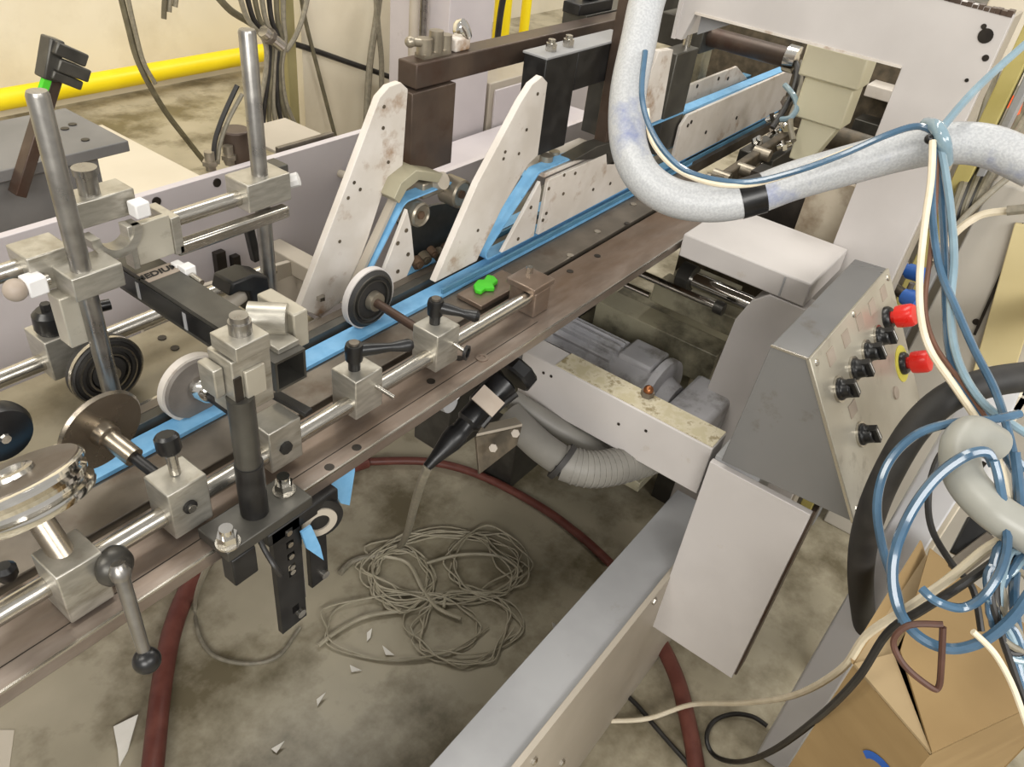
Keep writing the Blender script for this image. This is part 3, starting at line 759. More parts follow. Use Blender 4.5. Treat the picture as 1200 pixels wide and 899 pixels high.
t = block(.388, .432, .549, .587, .86, .918, 'aluminium clamp block just right of the black post')
obj('screw', S().rev((.408, .549, .888), (0, -1, 0), [(.008, 0), (.008, .004), (.004, .005)], 8), black, t)
obj('axle', S().cyl((.405, .70, .887), (.407, .58, .887), .0055), black, t)
t = thing('flat_bar', 'short black flat bar lying over the clamp block by the post', 'bar', (.42, .58, .9))
obj('bar', S().bar(at(322, 462, z=.925), at(362, 484, z=.925), .012, .006), black, t, .001)
t = thing('pressure_wheel', 'grey wheel with a pale tyre and chrome hub, left of the post', 'wheel', (.397, .705, .84))
wd = Vector((.0, -1, -.0))
obj('disc', S().rev((.404, .712, .886), wd, [(.03, 0), (.040, .001), (.041, .004), (.038, .010), (.014, .011)], 44), wheel_grey, t)
obj('tyre', S().ring((.404, .716, .886), wd, .0435, .038, .010, 48), paint_dirty, t)
obj('hub', S().rev((.406, .702, .889), (.25, -.9, .1), [(.016, 0), (.016, .018), (.013, .022), (.006, .022)], 12), chrome, t)

t = block(.515, .560, .549, .591, .862, .920, 'aluminium clamp block with a black lever pointing right, middle one')
def lever(t, hx, hy, hz, tip):
    obj('lever_hub', S().rev((hx, hy, hz), (0, 0, 1), [(.0075, 0), (.0075, .012), (.0105, .014), (.0115, .03), (.010, .036)], 20), black_pl, t)
    h_ = Vector((hx, hy, hz + .026)); tip = Vector(tip)
    obj('lever_arm', S().rev(h_, tip - h_, [(.009, 0), (.0075, (tip - h_).length * .35), (.0055, (tip - h_).length * .6), (.0075, (tip - h_).length * .8), (.0085, (tip - h_).length * .92), (.005, (tip - h_).length)], 14), black_pl, t)
    obj('hub_cap', S().cyl((hx, hy, hz + .036), (hx, hy, hz + .039), .006), steel_dark, t)
lever(t, .534, .571, .92, at(484, 404, z=.945))
obj('pin', S().cyl(at(432, 447, z=.90), at(462, 466, z=.89), .003), steel_bright, t)
t = block(.657, .702, .546, .590, .862, .920, 'aluminium clamp block with a black lever, furthest right on the rod')
lever(t, .680, .572, .92, at(562, 372, z=.94))
obj('pin', S().cyl(at(513, 390, z=.90), at(545, 412, z=.89), .003), steel_bright, t)
q = at(545, 413, z=.889); obj('pin_ring', S().ring(q, (.3, -1, 0), .0105, .007, .004, 20), black, t)
obj('axle', S().cyl((.688, .70, .895), (.680, .585, .895), .0065), brown_tube, t)
t = thing('pressure_wheel', 'dark spoked-look wheel with a white rim on the axle near the blue belt', 'wheel', (.69, .70, .85))
obj('disc', S().rev((.690, .706, .894), wd, [(.03, 0), (.044, .001), (.044, .004), (.038, .008), (.034, .005), (.014, .006), (.013, .010)], 44), rubber, t)
obj('tyre', S().ring((.690, .712, .894), wd, .0462, .0442, .010, 48), paint, t)
for r_ in (.0385, .031): obj('web_ring', S().ring((.690, .706, .894), wd, r_, r_ - .0022, .0095, 40), black_grey, t)
obj('hub', S().rev((.690, .698, .894), wd, [(.015, 0), (.014, .010), (.007, .011)], 18), wheel_pulley, t)
t = thing('rail_block', 'small brown steel end block on the rail where the rod ends', 'block', (.90, .57, .85))
obj('block', S().box(.882, .922, .546, .596, .85, .892), steel_bar, t, .002)
obj('top_plate', S().box(.876, .930, .546, .60, .892, .902), steel_bar, t, .0015)
obj('bolt', S().cyl((.915, .585, .902), (.915, .585, .912), .006, n=6), steel_bright, t)
t = thing('green_plug', 'bright green foam scrap lying on the dark deck', 'scrap', at(568, 331, z=.86))
q = at(568, 331, z=.868)
obj('foam', S().prism([(lambda v: (v.x, v.y))(at(a_, b_, z=.866)) for a_, b_ in ((555, 333), (560, 327), (567, 327), (571, 321), (579, 323), (584, 328), (578, 332), (580, 337), (569, 337), (564, 341), (557, 339))], 'xy', .858, .866), green, t, .002)
t = thing('stop_plate', 'flat brown plate on the dark deck beside the green scrap', 'plate', (.92, .64, .85))
obj('plate', S().box(.84, .955, .615, .665, .8502, .858), steel_bar, t, .001)
t = thing('small_nut', 'small pale nut sitting on the deck beside the white rear arm', 'nut', (.62, .72, .86))
q = at(376, 351, z=.862)
obj('nut', S().rev(q, (0, 0, 1), [(.007, 0), (.007, .006)], 6), steel_bright, t)

# ------------------------------------------------------------------ black post, clamp, square tube
t = thing('support_post', 'black upright post on a bolted plate on the front rail', 'post', (.337, .515, .865))
obj('base_plate', S().box(.283, .392, .487, .536, .852, .866), black_grey, t, .0015)
obj('sleeve', S().cyl((.337, .514, .866), (.337, .514, .935), .0145, n=24), black, t)
obj('column', S().cyl((.337, .514, .935), (.337, .514, 1.02), .0130, n=24), black_grey, t)
for x, y in ((.292, .498), (.377, .515)):
    bo = obj('bolt', S().cyl((x, y, .868), (x, y, .879), .0105, n=6).cyl((x, y, .879), (x, y, .888), .007, n=14), chrome, t)
    obj('washer', S().cyl((x, y, .866), (x, y, .868), .0125, n=22), steel_bright, bo)
obj('clamp_foot', S().box(.286, .315, .486, .506, .812, .852), black, t, .002)
t = thing('post_clamp', 'beige steel clamp head with a top bolt on the black post', 'clamp', (.34, .525, 1.0))
obj('cap', S().box(.331, .368, .503, .540, 1.066, 1.082), steel_brush, t, .001)
obj('body', S().box(.329, .372, .510, .545, 1.0, 1.064), steel_brush, t, .0015)
obj('jaw', S().box(.318, .3285, .522, .546, 1.022, 1.054), steel_brush, t, .0015)
obj('window', S().box(.340, .362, .506, .510, 1.018, 1.050), face_metal, t, .001)
obj('slot', S().box(.329, .337, .508, .510, 1.012, 1.046), screw_dark, t)
obj('top_bolt', S().cyl((.351, .522, 1.082), (.351, .522, 1.094), .0105, n=24).cyl((.351, .522, 1.094), (.351, .522, 1.100), .0085, n=20), steel_pole, t)
t = thing('square_tube', 'short black square tube, open at its near end, held by the clamps', 'tube', (.43, .7, .97))
tx0, tx1, ty0, ty1, tz0, tz1, th = .405, .445, .55, .838, .966, 1.004, .003
obj('tube', S().box(tx0, tx1, ty0, ty1, tz1 - th, tz1).box(tx0, tx1, ty0, ty1, tz0, tz0 + th).box(tx0, tx0 + th, ty0, ty1, tz0 + th, tz1 - th).box(tx1 - th, tx1, ty0, ty1, tz0 + th, tz1 - th), black_grey, t)
obj('side_strip', S().box(tx0 - .0012, tx0, .59, .83, tz0 + .006, tz1 - .006), black_pl, t)
for y in (.79, .70): obj('tape_mark', S().box(tx0 - .0018, tx0 - .0012, y, y + .006, tz0 + .006, tz1 - .010), paint_grey, t)
obj('label', S().box(.405, .447, .768, .792, 1.004, 1.0046), plaque, t)
fc = bpy.data.curves.new('writing', 'FONT'); fc.body = 'MEDIUM'; fc.size = .0145; fc.extrude = .0002; fc.offset = .0004; fc.shear = .2; fc.align_x = 'CENTER'; fc.align_y = 'CENTER'
tmp = bpy.data.objects.new('tmp', fc); COL.objects.link(tmp)
me = bpy.data.meshes.new_from_object(tmp); bpy.data.objects.remove(tmp)
me.name = 'writing'; me.transform(Matrix.Translation((.423, .780, 1.0052))); me.materials.append(black_pl)
wo = bpy.data.objects.new('writing', me); COL.objects.link(wo); wo.parent = t; wo.matrix_parent_inverse = Matrix.Translation(-Vector(t.location))
t = thing('adjuster_nut', 'pair of small white nuts on the side of the black square tube', 'nut', (.455, .785, 1.0))
obj('nut', S().box(.4455, .456, .775, .787, .992, 1.008), white_tag, t, .001)
obj('nut', S().box(.4455, .460, .758, .772, .992, 1.010), white_tag, t, .001)
obj('stem', S().cyl((.452, .757, 1.0), (.452, .738, .998), .004), steel_bright, t)
t = thing('stub_clamp', 'pale aluminium barrel clamp on the near end of the black square tube', 'clamp', (.44, .6, 1.0))
obj('barrel', S().cyl((.425, .615, 1.020), (.452, .585, 1.020), .018, n=24), steel_brush, t)
obj('tongue', S().obox((.432, .576, 1.006), (.014, 0, 0), (0, .016, 0), (0, 0, .004)), steel_brush, t, .001)
obj('side_block', S().box(.452, .472, .575, .635, .985, 1.03), face_metal, t, .002)
t = thing('hook_block', 'black curved hook block beyond the square tube', 'hook', (.52, .82, .93))
q = at(285, 340, y=.80)
obj('hook', S().prism([(q.x - .035, q.z + .012), (q.x - .028, q.z + .030), (q.x + .005, q.z + .030), (q.x + .028, q.z + .018), (q.x + .030, q.z - .03), (q.x + .002, q.z - .035), (q.x - .004, q.z + .006), (q.x - .02, q.z + .014)], 'xz', .78, .82), black, t, .003)
obj('pin', S().cyl((q.x - .05, .80, q.z - .018), (q.x, .80, q.z - .004), .011), paint_beige, t)
t = thing('latch', 'small black latch strip under the paired rods', 'latch', (.58, .84, .9))
obj('plate', S().bar(at(291, 266, y=.86), at(300, 305, y=.86), .012, .012), black, t, .002)
obj('plate', S().bar(at(304, 270, y=.86), at(310, 305, y=.86), .005, .005), black, t, .001)

# ------------------------------------------------------------------ upright rods and rear cross rods
t = thing('upright_rod', 'tall turned steel rod at left with a domed top', 'rod', (.337, .772, .86))
obj('shaft', S().rev((.337, .772, .865), (0, 0, 1), [(.0105, 0), (.0105, .362), (.009, .366), (.004, .367)], 24), steel_pole, t)
t = thing('upright_rod', 'tall turned steel rod standing behind the black square tube', 'rod', (.607, .82, .85))
obj('shaft', S().rev((.607, .82, .85), (0, 0, 1), [(.0105, 0), (.0105, .388), (.009, .391), (.004, .392)], 24), steel_pole, t)
t = thing('cross_rod', 'bright horizontal rod entering from the left edge into the first clamp', 'rod', (.15, .82, 1.04))
obj('shaft', S().cyl((-.3, .82, 1.042), (.335, .82, 1.042), .010, n=22), steel_bright, t)
t = thing('cross_rod', 'upper bright rod of the pair between the two upright rods', 'rod', (.52, .825, 1.04))
obj('shaft', S().cyl((.43, .822, 1.040), (.60, .822, 1.040), .010, n=22), steel_bright, t)
t = thing('cross_rod', 'lower bright rod of the pair between the two upright rods', 'rod', (.55, .80, 1.01))
obj('shaft', S().box(.462, .630, .792, .808, 1.006, 1.022), steel_bright, t, .003)
t = thing('rod_clamp', 'aluminium clamp block on the left upright rod', 'clamp', (.34, .78, 1.01))
obj('block', S().box(.318, .374, .757, .80, 1.018, 1.046), steel_brush, t, .0015)
obj('side_block', S().box(.296, .342, .795, .838, 1.02, 1.062), steel_brush, t, .0015)
obj('lower_leg', S().box(.308, .330, .775, .80, .955, 1.018), face_metal, t, .0015)
q = at(40, 333, y=.79)
obj('set_screw', S().cyl(q + Vector((.015, 0, 0)), q + Vector((-.004, 0, 0)), .006), steel_bright, t)
obj('nut', S().obox(q, (.010, 0, 0), (0, .010, 0), (0, 0, .010)), white_tag, t, .002)
q = at(18, 340, y=.79); obj('knob', S().sph(q, .012), plaque, t)
t = thing('rod_clamp', 'aluminium saddle clamp with a bolt, holding the far end of the black tube', 'clamp', (.42, .81, 1.0))
obj('front_plate', S().box(.412, .458, .794, .802, 1.012, 1.062), face_metal, t, .001)
obj('plate_side', S().box(.405, .412, .792, .81, 1.010, 1.064), steel_brush, t, .001)
obj('plate_side', S().box(.458, .470, .792, .84, 1.010, 1.058), steel_brush, t, .001)
obj('block', S().box(.365, .432, .812, .848, 1.066, 1.096), steel_brush, t, .0015)
obj('bolt', S().cyl((.39, .828, 1.096), (.39, .828, 1.118), .011, n=22).cyl((.39, .828, 1.118), (.39, .828, 1.126), .013, n=22), steel_pole, t)
sad = S()
pr_ = [(.030 * math.cos(a), .030 * math.sin(a)) for a in [math.pi + math.pi * i / 12 for i in range(13)]] + [(.020 * math.cos(a), .020 * math.sin(a)) for a in [2 * math.pi - math.pi * i / 12 for i in range(13)]]
sad.prism([(.392 + u, 1.062 + w) for u, w in pr_], 'xz', .79, .812)
obj('saddle', sad, steel_brush, t)
q = at(163, 244, y=.80); obj('nut', S().obox(q, (.009, 0, 0), (0, .009, 0), (0, 0, .009)), white_tag, t, .002)
t = thing('rod_clamp', 'aluminium clamp block on the upright rod behind the black tube', 'clamp', (.607, .82, 1.02))
obj('block', S().box(.572, .640, .80, .846, 1.026, 1.064), steel_brush, t, .0015)
obj('rear_block', S().box(.622, .662, .83, .86, 1.02, 1.06), black_grey, t, .0015)
q = at(345, 211, y=.82); obj('nut', S().rev(q, (.6, -.6, .3), [(.0095, -.012), (.0095, .006), (.004, .007)], 8), white_tag, t)
t = thing('clamp_block', 'aluminium clamp block with a black lever on the rear guide rod', 'clamp', (.33, .88, .86))
obj('block', S().box(.312, .362, .858, .905, .862, .918), steel_brush, t, .0015)
obj('side_block', S().box(.362, .385, .86, .90, .87, .91), steel_brush, t, .001)
q = at(47, 402, z=.918)
obj('lever_hub', S().rev((.333, .878, .918), (0, 0, 1), [(.016, 0), (.019, .006), (.018, .024), (.012, .03)], 18), black_pl, t)
obj('lever_arm', S().cyl((.333, .878, .936), (.40, .862, .934), .009, .007), black_pl, t)
obj('hub_cap', S().cyl((.333, .878, .948), (.333, .878, .956), .006, n=6), black, t)
t = thing('pressure_wheel', 'black grooved wheel behind the left upright rod', 'wheel', (.352, .815, .83))
obj('disc', S().rev((.358, .832, .876), wd, [(.02, 0), (.044, .001), (.046, .004), (.046, .014), (.042, .018), (.040, .015), (.035, .015), (.034, .019), (.030, .019), (.029, .015), (.022, .015), (.021, .019), (.012, .020)], 48), rubber, t)
obj('rim', S().ring((.358, .821, .876), wd, .0463, .0443, .005, 48), steel_bright, t)
obj('middle_ring', S().ring((.358, .819, .876), wd, .0365, .0343, .007, 40), steel_bright, t)
obj('inner_ring', S().ring((.358, .818, .876), wd, .026, .0235, .007, 36), steel_bright, t)
obj('hub', S().rev((.358, .815, .876), wd, [(.011, 0), (.010, .010), (.005, .012)], 18), wheel_pulley, t)
t = thing('hand_knob', 'black round hand knob cut off by the left edge of the frame', 'knob', (.207, .75, .88))  # a plain turning knob, not a wheel
obj('knob', S().rev((.207, .755, .910), wd, [(.020, -.01), (.033, -.006), (.034, .002), (.030, .012), (.012, .016)], 30), black_pl, t)
obj('screw', S().rev((.207, .739, .910), wd, [(.006, 0), (.005, .003)], 8), chrome, t)
t = thing('edge_knob', 'small black knob on the dark deck at the far left edge', 'knob', at(5, 668, z=.87))
q = at(6, 668, z=.87); obj('knob', S().rev(q - Vector((0, 0, .012)), (0, 0, 1), [(.007, 0), (.010, .006), (.010, .014), (.006, .018)], 14), black_pl, t)
t = thing('t_nut', 'pale rectangular nut block by the foot of the white rear arm', 'nut', at(338, 370, z=.87))
q = at(337, 372, y=.80)
obj('block', S().obox(q, (.012, -.004, .004), (.003, .010, 0), (-.003, 0, .011)), white_tag, t, .002)
obj('hole', S().cyl(q + Vector((-.002, -.0105, .001)), q + Vector((-.002, -.013, .001)), .004), screw_dark, t)

# ------------------------------------------------------------------ hanging bracket with roller under the rail
t = thing('hanging_bracket', 'black perforated hanging bracket with a roller below the front rail', 'bracket', (.37, .5, .66))
fr = S().box(.345, .362, .50, .508, .655, .832).box(.372, .382, .50, .508, .655, .832)
for z in (.655, .69, .765, .785, .805): fr.box(.362, .372, .50, .508, z, z + (.022 if z == .655 else .055 if z == .69 else .010))
fr.box(.362, .372, .50, .508, .824, .832)
obj('front_strap', fr, black, t)
obj('rear_strap', S().box(.405, .432, .515, .523, .672, .83), black, t, .001)
for z in (.752, .76, .779, .799, .818): obj('bright_hole', S().cyl((.367, .5005, z), (.367, .4985, z), .0038, n=10), steel_bright, t)
obj('bolt', S().rev((.372, .50, .672), (0, -1, 0), [(.006, 0), (.006, .005)], 10), steel_bright, t)
obj('bolt', S().rev((.424, .515, .685), (0, -1, 0), [(.006, 0), (.006, .005)], 10), steel_bright, t)
obj('side_edge', S().box(.3825, .3835, .50, .508, .69, .80), steel_bright, t)
obj('crosshead', S().box(.34, .44, .50, .53, .815, .834), black, t, .002)
w_ = obj('roller', S().rev((.418, .52, .80), (-.35, -.9, 0), [(.020, -.02), (.030, -.018), (.030, .018), (.024, .020)], 32), black, t)
obj('roller_face', S().ring((.411, .502, .80), (-.35, -.9, 0), .021, .012, .003, 28), paint_beige, w_)
t = thing('belt_loop', 'blue belt end hanging in a loop round the lower roller', 'belt', (.44, .52, .8))
obj('band', S().prism([(.455, .805), (.455, .838), (.494, .838), (.494, .804), (.484, .751), (.470, .765)], 'xz', .530, .533), blue, t)
obj('band_front', S().prism([(.378, .815), (.392, .815), (.403, .772), (.407, .743), (.384, .783)], 'xz', .4925, .4955), blue, t)

# ------------------------------------------------------------------ floor things
cable('floor_hose', 'thick red-brown hose on the floor at lower left', 'hose',
      [at(176, 930, z=.02), at(181, 880, z=.02), at(190, 800, z=.02), at(203, 735, z=.02), at(226, 680, z=.02), at(262, 630, z=.02), at(330, 575, z=.02), at(430, 540, z=.02)], .02, red_hose, n=12)
cable('floor_hose', 'thin red hose curving over the floor behind the wire coil', 'hose',
      [at(430, 541, z=.012), at(500, 541, z=.012), at(560, 556, z=.012), at(630, 592, z=.012), at(680, 628, z=.012), at(715, 660, z=.012)], .011, red_hose, n=10)
cable('floor_hose', 'red-brown hose running under the floor beam below the white panel', 'hose',
      [at(762, 735, z=.02), at(780, 765, z=.02), at(795, 800, z=.02), at(805, 840, z=.02), at(813, 880, z=.02), at(820, 930, z=.02)], .017, red_hose, n=12)
cable('black_cable', 'thin black cable on the floor crossing the red-brown hose', 'cable', [at(725, 808, z=.006), at(745, 825, z=.006), at(775, 860, z=.006), at(815, 905, z=.006)], .005, cab_black)
cable('thin_cable', 'thin grey cable looping below the rail at lower left', 'cable',
      [at(258, 640, d=.9), at(240, 670, d=1.1), at(229, 705, z=.05), at(232, 740, z=.01), at(250, 768, z=.006), at(290, 778, z=.006), at(325, 770, z=.006), at(345, 745, z=.006), at(352, 735, z=.01)], .0045, cab_grey)
cable('thin_cable', 'thin dark cable running down from the post bracket', 'cable', pix([(302, 628, .84), (311, 646, .84), (322, 664, .84), (329, 674, .85)]), .003, cab_black)
tag(obj('floor_tape', S().box(.33, .62, .345, .375, 0, .0015), yellow), 'short worn yellow floor line beside the grey floor beam, bottom edge', 'tape')
tag(obj('floor_strip', S().prism([(at(x_, y_, z=0).x, at(x_, y_, z=0).y) for x_, y_ in ((-12, 856), (17, 856), (10, 910), (-20, 910))], 'xy', 0, .0015), cream_plate), 'pale paper strip on the floor at the bottom left corner', 'strip')
w_ = S()
rnd = random.Random(11)
def flat_loop(cx, cy, rx, ry, turns, jit, seed):
    q = random.Random(seed); P = []
    for i in range(int(turns * 12)):
        a = 2 * math.pi * i / 12
        P.append(at(cx + rx * math.cos(a) * (1 + q.uniform(-jit, jit)) + q.uniform(-3, 3), cy + ry * math.sin(a) * (1 + q.uniform(-jit, jit)), z=.004 + .012 * q.random()))
    return P
w_.tube(flat_loop(470, 678, 34, 34, 6.2, .2, 3), .0022, 6, 4)
w_.tube(flat_loop(515, 665, 85, 40, 7.3, .22, 5), .0022, 6, 4)
w_.tube(flat_loop(470, 735, 95, 38, 2.4, .10, 6), .002, 6, 4)
w_.tube(flat_loop(545, 735, 60, 42, 5.2, .25, 9), .002, 6, 4)
w_.tube(flat_loop(570, 660, 45, 38, 3.6, .2, 12), .0022, 6, 4)
w_.tube([at(x, y, z=.01) for x, y in ((373, 757), (400, 737), (432, 722), (470, 716))], .005, 6)
w_.tube([at(x, y, z=.012) for x, y in ((450, 652), (478, 660), (495, 690), (512, 712), (540, 725))], .0045, 6)
w_.tube([at(x, y, z=.012) for x, y in ((500, 660), (540, 650), (585, 652), (612, 670))], .004, 6)
w_.tube([at(x, y, z=.012) for x, y in ((520, 712), (528, 694), (572, 697))], .004, 6)
tag(obj('wire_coil', w_, wire_m), 'tangled coil of thin grey wire spread on the concrete floor', 'wire')
def scrap(pts, label, z=.004):
    P = [at(x, y, z=z) for x, y in pts]; P[0].z += .01
    nn = Vector((0, 0, .0015)); n = len(P)
    s_ = S().add(P + [p_ + nn for p_ in P], [tuple(range(n)), tuple(range(2 * n - 1, n - 1, -1))] + [(i, (i + 1) % n, (i + 1) % n + n, i + n) for i in range(n)])
    tag(obj('paper_scrap', s_, paper), label, 'paper', 'paper scraps on the floor')
scrap([(163, 841), (133, 852), (138, 878), (140, 899), (150, 880)], 'large folded white paper scrap left of the red-brown hose')
scrap([(382, 815), (371, 820), (372, 828)], 'tiny white paper scrap alone on the floor between the wire coil and the bottom edge')
scrap([(334, 872), (318, 878), (324, 883)], 'tiny white paper scrap nearest the bottom edge of the picture')
scrap([(436, 740), (430, 742), (430, 752), (434, 748)], 'small upright white paper curl inside the wire loops')
scrap([(448, 760), (452, 768), (462, 768)], 'bright white paper chip inside the wire loops, beside the paper curl')
scrap([(410, 783), (412, 788), (424, 786)], 'white paper chip at the lower edge of the wire loops')
scrap([(646, 733), (651, 732), (649, 740)], 'white speck of paper at the edge of the grey floor beam')

# ------------------------------------------------------------------ right side: post, cabinet, carton, hoses, cables
t = thing('grey_post', 'flat grey upright post at lower right behind the carton', 'post', (1.06, -.05, 0))
obj('post', S().box(1.05, 1.12, -.085, -.026, 0, .93), mat('post_grey', '#c2c2c5', '#cacacc', .5, scale=6), t, .003)
t = thing('cream_stand', 'cream painted frame behind the black hose at right', 'frame', (1.3, -.1, 0))
obj('post', S().box(1.30, 1.36, -.115, -.045, 0, .83), yellow_ring if False else cream_plate, t, .003)
obj('rail', S().box(1.3, 1.79, -.16, -.10, .80, .83), cream_plate, t, .003)
t = thing('side_cabinet', 'grey-beige machine cabinet at the right edge with a cream strip', 'cabinet', (1.9, -.2, 0))
obj('body', S().box(1.80, 2.5, -.9, .10, 0, .98), mat('cab_grey', '#b3ada2', '#bdb7ac', .5, scale=5), t, .004)
q0, q1 = at(1160, 450, x=1.79), at(1215, 265, x=1.79)
obj('cream_strip', S().bar(q0, q1, .014, .075, up=(0, 1, .6)), mat('cream_yellow', '#cdbd8d', '#d6c798', .5, scale=4), t, .002)
q0, q1 = at(1142, 392, x=1.795), at(1200, 262, x=1.795)
obj('seam', S().bar(q0, q1, .006, .006), screw_dark, t)
q = at(1144, 377, x=1.80); obj('hole', S().cyl(q, q + Vector((-.002, 0, 0)), .007), screw_dark, t)
t = thing('far_post', 'olive-yellow upright profile right of the bridge plate', 'post', (1.75, .13, 0))
obj('post', S().box(1.74, 1.80, .135, .165, 0, 1.6), mat('olive_yellow', '#a79a58', '#b8ab6c', .5, scale=8), t, .002)
obj('channel', S().box(1.76, 1.82, .115, .130, 0, 1.6), paint_grey, t, .002)
t = thing('right_wall_panel', 'pale machine panel behind the cables at upper right', 'panel', (2.4, .1, 0))
obj('panel', S().box(2.6, 2.66, -1.5, .35, 0, 2.0), cream_plate, t, .004)
t = thing('orange_connector', 'orange-red connector among the cables at the upper right edge', 'connector', at(1180, 130, d=1.7))
q = at(1182, 135, d=1.7)
obj('body', S().bar(at(1175, 158, d=1.7), at(1188, 115, d=1.7), .035, .03), orange, t, .004)
obj('cap', S().bar(at(1172, 163, d=1.7), at(1168, 172, d=1.7), .04, .035), orange, t, .003)
t = thing('push_valve', 'blue push-in valve behind the upper end of the control box', 'valve', at(1065, 318, d=1.75), 'blue valves by the control box')
q = at(1066, 318, d=1.6)
obj('knob', S().cyl(q, q + Vector((-.02, -.03, .01)), .016).cyl(q, q + Vector((.03, .03, -.01)), .012), bluep, t)
obj('nut', S().cyl(q + Vector((.02, .02, -.006)), q + Vector((.035, .035, -.01)), .018, n=6), steel_bright, t)
t = thing('push_valve', 'blue push-in valve just above the upper red button', 'valve', at(1062, 348, d=1.6), 'blue valves by the control box')
q = at(1062, 347, d=1.58)
obj('knob', S().cyl(q, q + Vector((-.02, -.03, .004)), .018), bluep, t)
obj('stem', S().cyl(q, q + Vector((.0, .0, .03)), .006).cyl(q, q + Vector((.04, .03, -.01)), .011), steel_dark, t)

# carton
A_, B_, C_, D_ = Vector((.69, -.166, .70)), Vector((.746, -.061, .70)), Vector((1.0, -.084, .70)), Vector((.93, -.30, .70))
t = thing('cardboard_box', 'brown cardboard carton with folded top flaps at bottom right', 'box', (.83, -.16, 0))
def slab(P, n_, m, nm, bev=0):
    k_ = len(P)
    return obj(nm, S().add(P + [Vector(p_) + Vector(n_) for p_ in P], [tuple(range(k_)), tuple(range(2 * k_ - 1, k_ - 1, -1))] + [(i, (i + 1) % k_, (i + 1) % k_ + k_, i + k_) for i in range(k_)]), m, t, bev)
dn = Vector((0, 0, -.7))
slab([A_, B_, B_ + dn, A_ + dn], (.003, -.002, 0), card, 'side_wall')
slab([A_, D_, D_ + dn, A_ + dn], (.002, .003, 0), card, 'side_wall')
slab([B_, C_, C_ + dn, B_ + dn], (0, -.003, 0), card, 'side_wall')
slab([C_, D_, D_ + dn, C_ + dn], (-.003, 0, 0), card, 'side_wall')
up = Vector((0, 0, .001))
slab([A_ + up, B_ + up, (B_ * .86 + C_ * .14) + Vector((.01, -.03, .004))], (0, 0, .003), card_in, 'flap')
slab([A_ + up * 3, (B_ * .86 + C_ * .14) + Vector((.012, -.035, .012)), C_ + Vector((0, 0, .012)), D_ + up * 3], (0, 0, .003), card, 'flap')
slab([B_ + up, C_ + up, C_ + Vector((.008, .012, .012)), B_ + Vector((.003, .006, .01))], (0, .003, .001), card, 'flap')
slab([B_ + up * -1, C_ - up, (C_ * .9 + D_ * .1), (B_ * .7 + A_ * .3)], (0, 0, .002), card_in, 'flap')
# blue print on the near side wall: a curved stroke
e1 = (B_ - A_).normalized(); e3 = Vector((0, 0, -1)); on = e1.cross(e3).normalized()
if on.dot(CAM - A_) < 0: on = -on
pts = []
for i in range(13):
    a = math.pi * (.95 - .9 * i / 12); pts.append((.028 + .055 * math.cos(a) * .9, .062 - .040 * math.sin(a)))
inn = [(.028 + .040 * math.cos(math.pi * (.95 - .9 * i / 12)) * .9, .066 - .026 * math.sin(math.pi * (.95 - .9 * i / 12))) for i in range(13)][::-1]
base = at(1040, 905, d=(at(1040, 905, d=1) - CAM).dot(CAM) or 1)
# plane hit for the print centre
rr_ = ray(1035, 905); tt = (A_ - CAM).dot(on) / rr_.dot(on); ctr = CAM + rr_ * tt
pl = S(); n_ = len(pts + inn)
P2 = [ctr + e1 * (-(u - .028)) * .62 + e3 * ((w - .05)) * .62 + on * .0012 for u, w in pts + inn]
pl.add(P2 + [p_ + on * .0004 for p_ in P2], [tuple(range(n_)), tuple(range(2 * n_ - 1, n_ - 1, -1))] + [(i, (i + 1) % n_, (i + 1) % n_ + n_, i + n_) for i in range(n_)])
obj('printed_mark', pl, print_blue, t)

# big braided hose
hp = [(790, -60, 1.16), (762, -10, 1.16), (748, 50, 1.15), (736, 110, 1.14), (736, 165, 1.13), (752, 205, 1.12), (785, 230, 1.11), (830, 238, 1.10), (875, 232, 1.09), (930, 212, 1.08), (1000, 192, 1.06), (1060, 176, 1.04), (1110, 168, 1.02), (1160, 172, 1.0), (1215, 196, .98)]
t = thing('braided_hose', 'fat pale braided hose sweeping across the upper right', 'hose', pix(hp)[7])
obj('hose', S().tube(pix(hp), .0265, 24, 8), hosem, t)
obj('black_tape', S().tube(pix([(866, 234, 1.092), (880, 230, 1.0895), (894, 226, 1.087)]), .0275, 24), black_pl, t)
K = (1096, 160)
cable('white_cable', 'thin white cable following the inside of the braided hose bend', 'cable', pix([(758, 128, 1.09), (764, 165, 1.085), (790, 196, 1.075), (830, 214, 1.06), (875, 217, 1.05), (920, 206, 1.04), (960, 190, 1.03), (1000, 174, 1.02)]), .0036, cab_white)
cable('air_tube', 'blue air tube lying along the top of the braided hose', 'tube', pix([(756, 60, 1.1), (752, 110, 1.09), (762, 150, 1.085), (785, 185, 1.075), (815, 205, 1.065), (870, 214, 1.05), (925, 203, 1.03), (985, 182, 1.01), (1040, 158, .99), (1075, 148, .98), (1096, 156, .97)]), .0042, tube_blue)
cable('air_tube', 'pale blue air tube from the tie point to the upper right corner', 'tube', pix([(1096, 160, .97), (1112, 140, .98), (1140, 108, 1.0), (1175, 75, 1.02), (1215, 40, 1.04)]), .0052, tube_pale)
t = thing('cable_tie', 'pale blue wrap tying the tubes to the braided hose', 'tie', at(1096, 160, d=.97))
obj('wrap', S().tube(pix([(1086, 146, 1.0), (1098, 150, .965), (1106, 168, .96), (1108, 190, .985)]), .009, 10), tube_pale, t)
obj('tie_head', S().sph(at(1089, 163, d=.965), .006, 10), black_pl, t)
cable('white_cable', 'white cable hanging from the tie past the red buttons', 'cable', pix([(1093, 165, .96), (1091, 210, .955), (1084, 260, .95), (1078, 320, .945), (1079, 370, .94), (1090, 410, .93), (1120, 455, .91), (1150, 500, .89), (1172, 545, .87), (1184, 600, .86), (1190, 660, .86)]), .0042, cab_white)
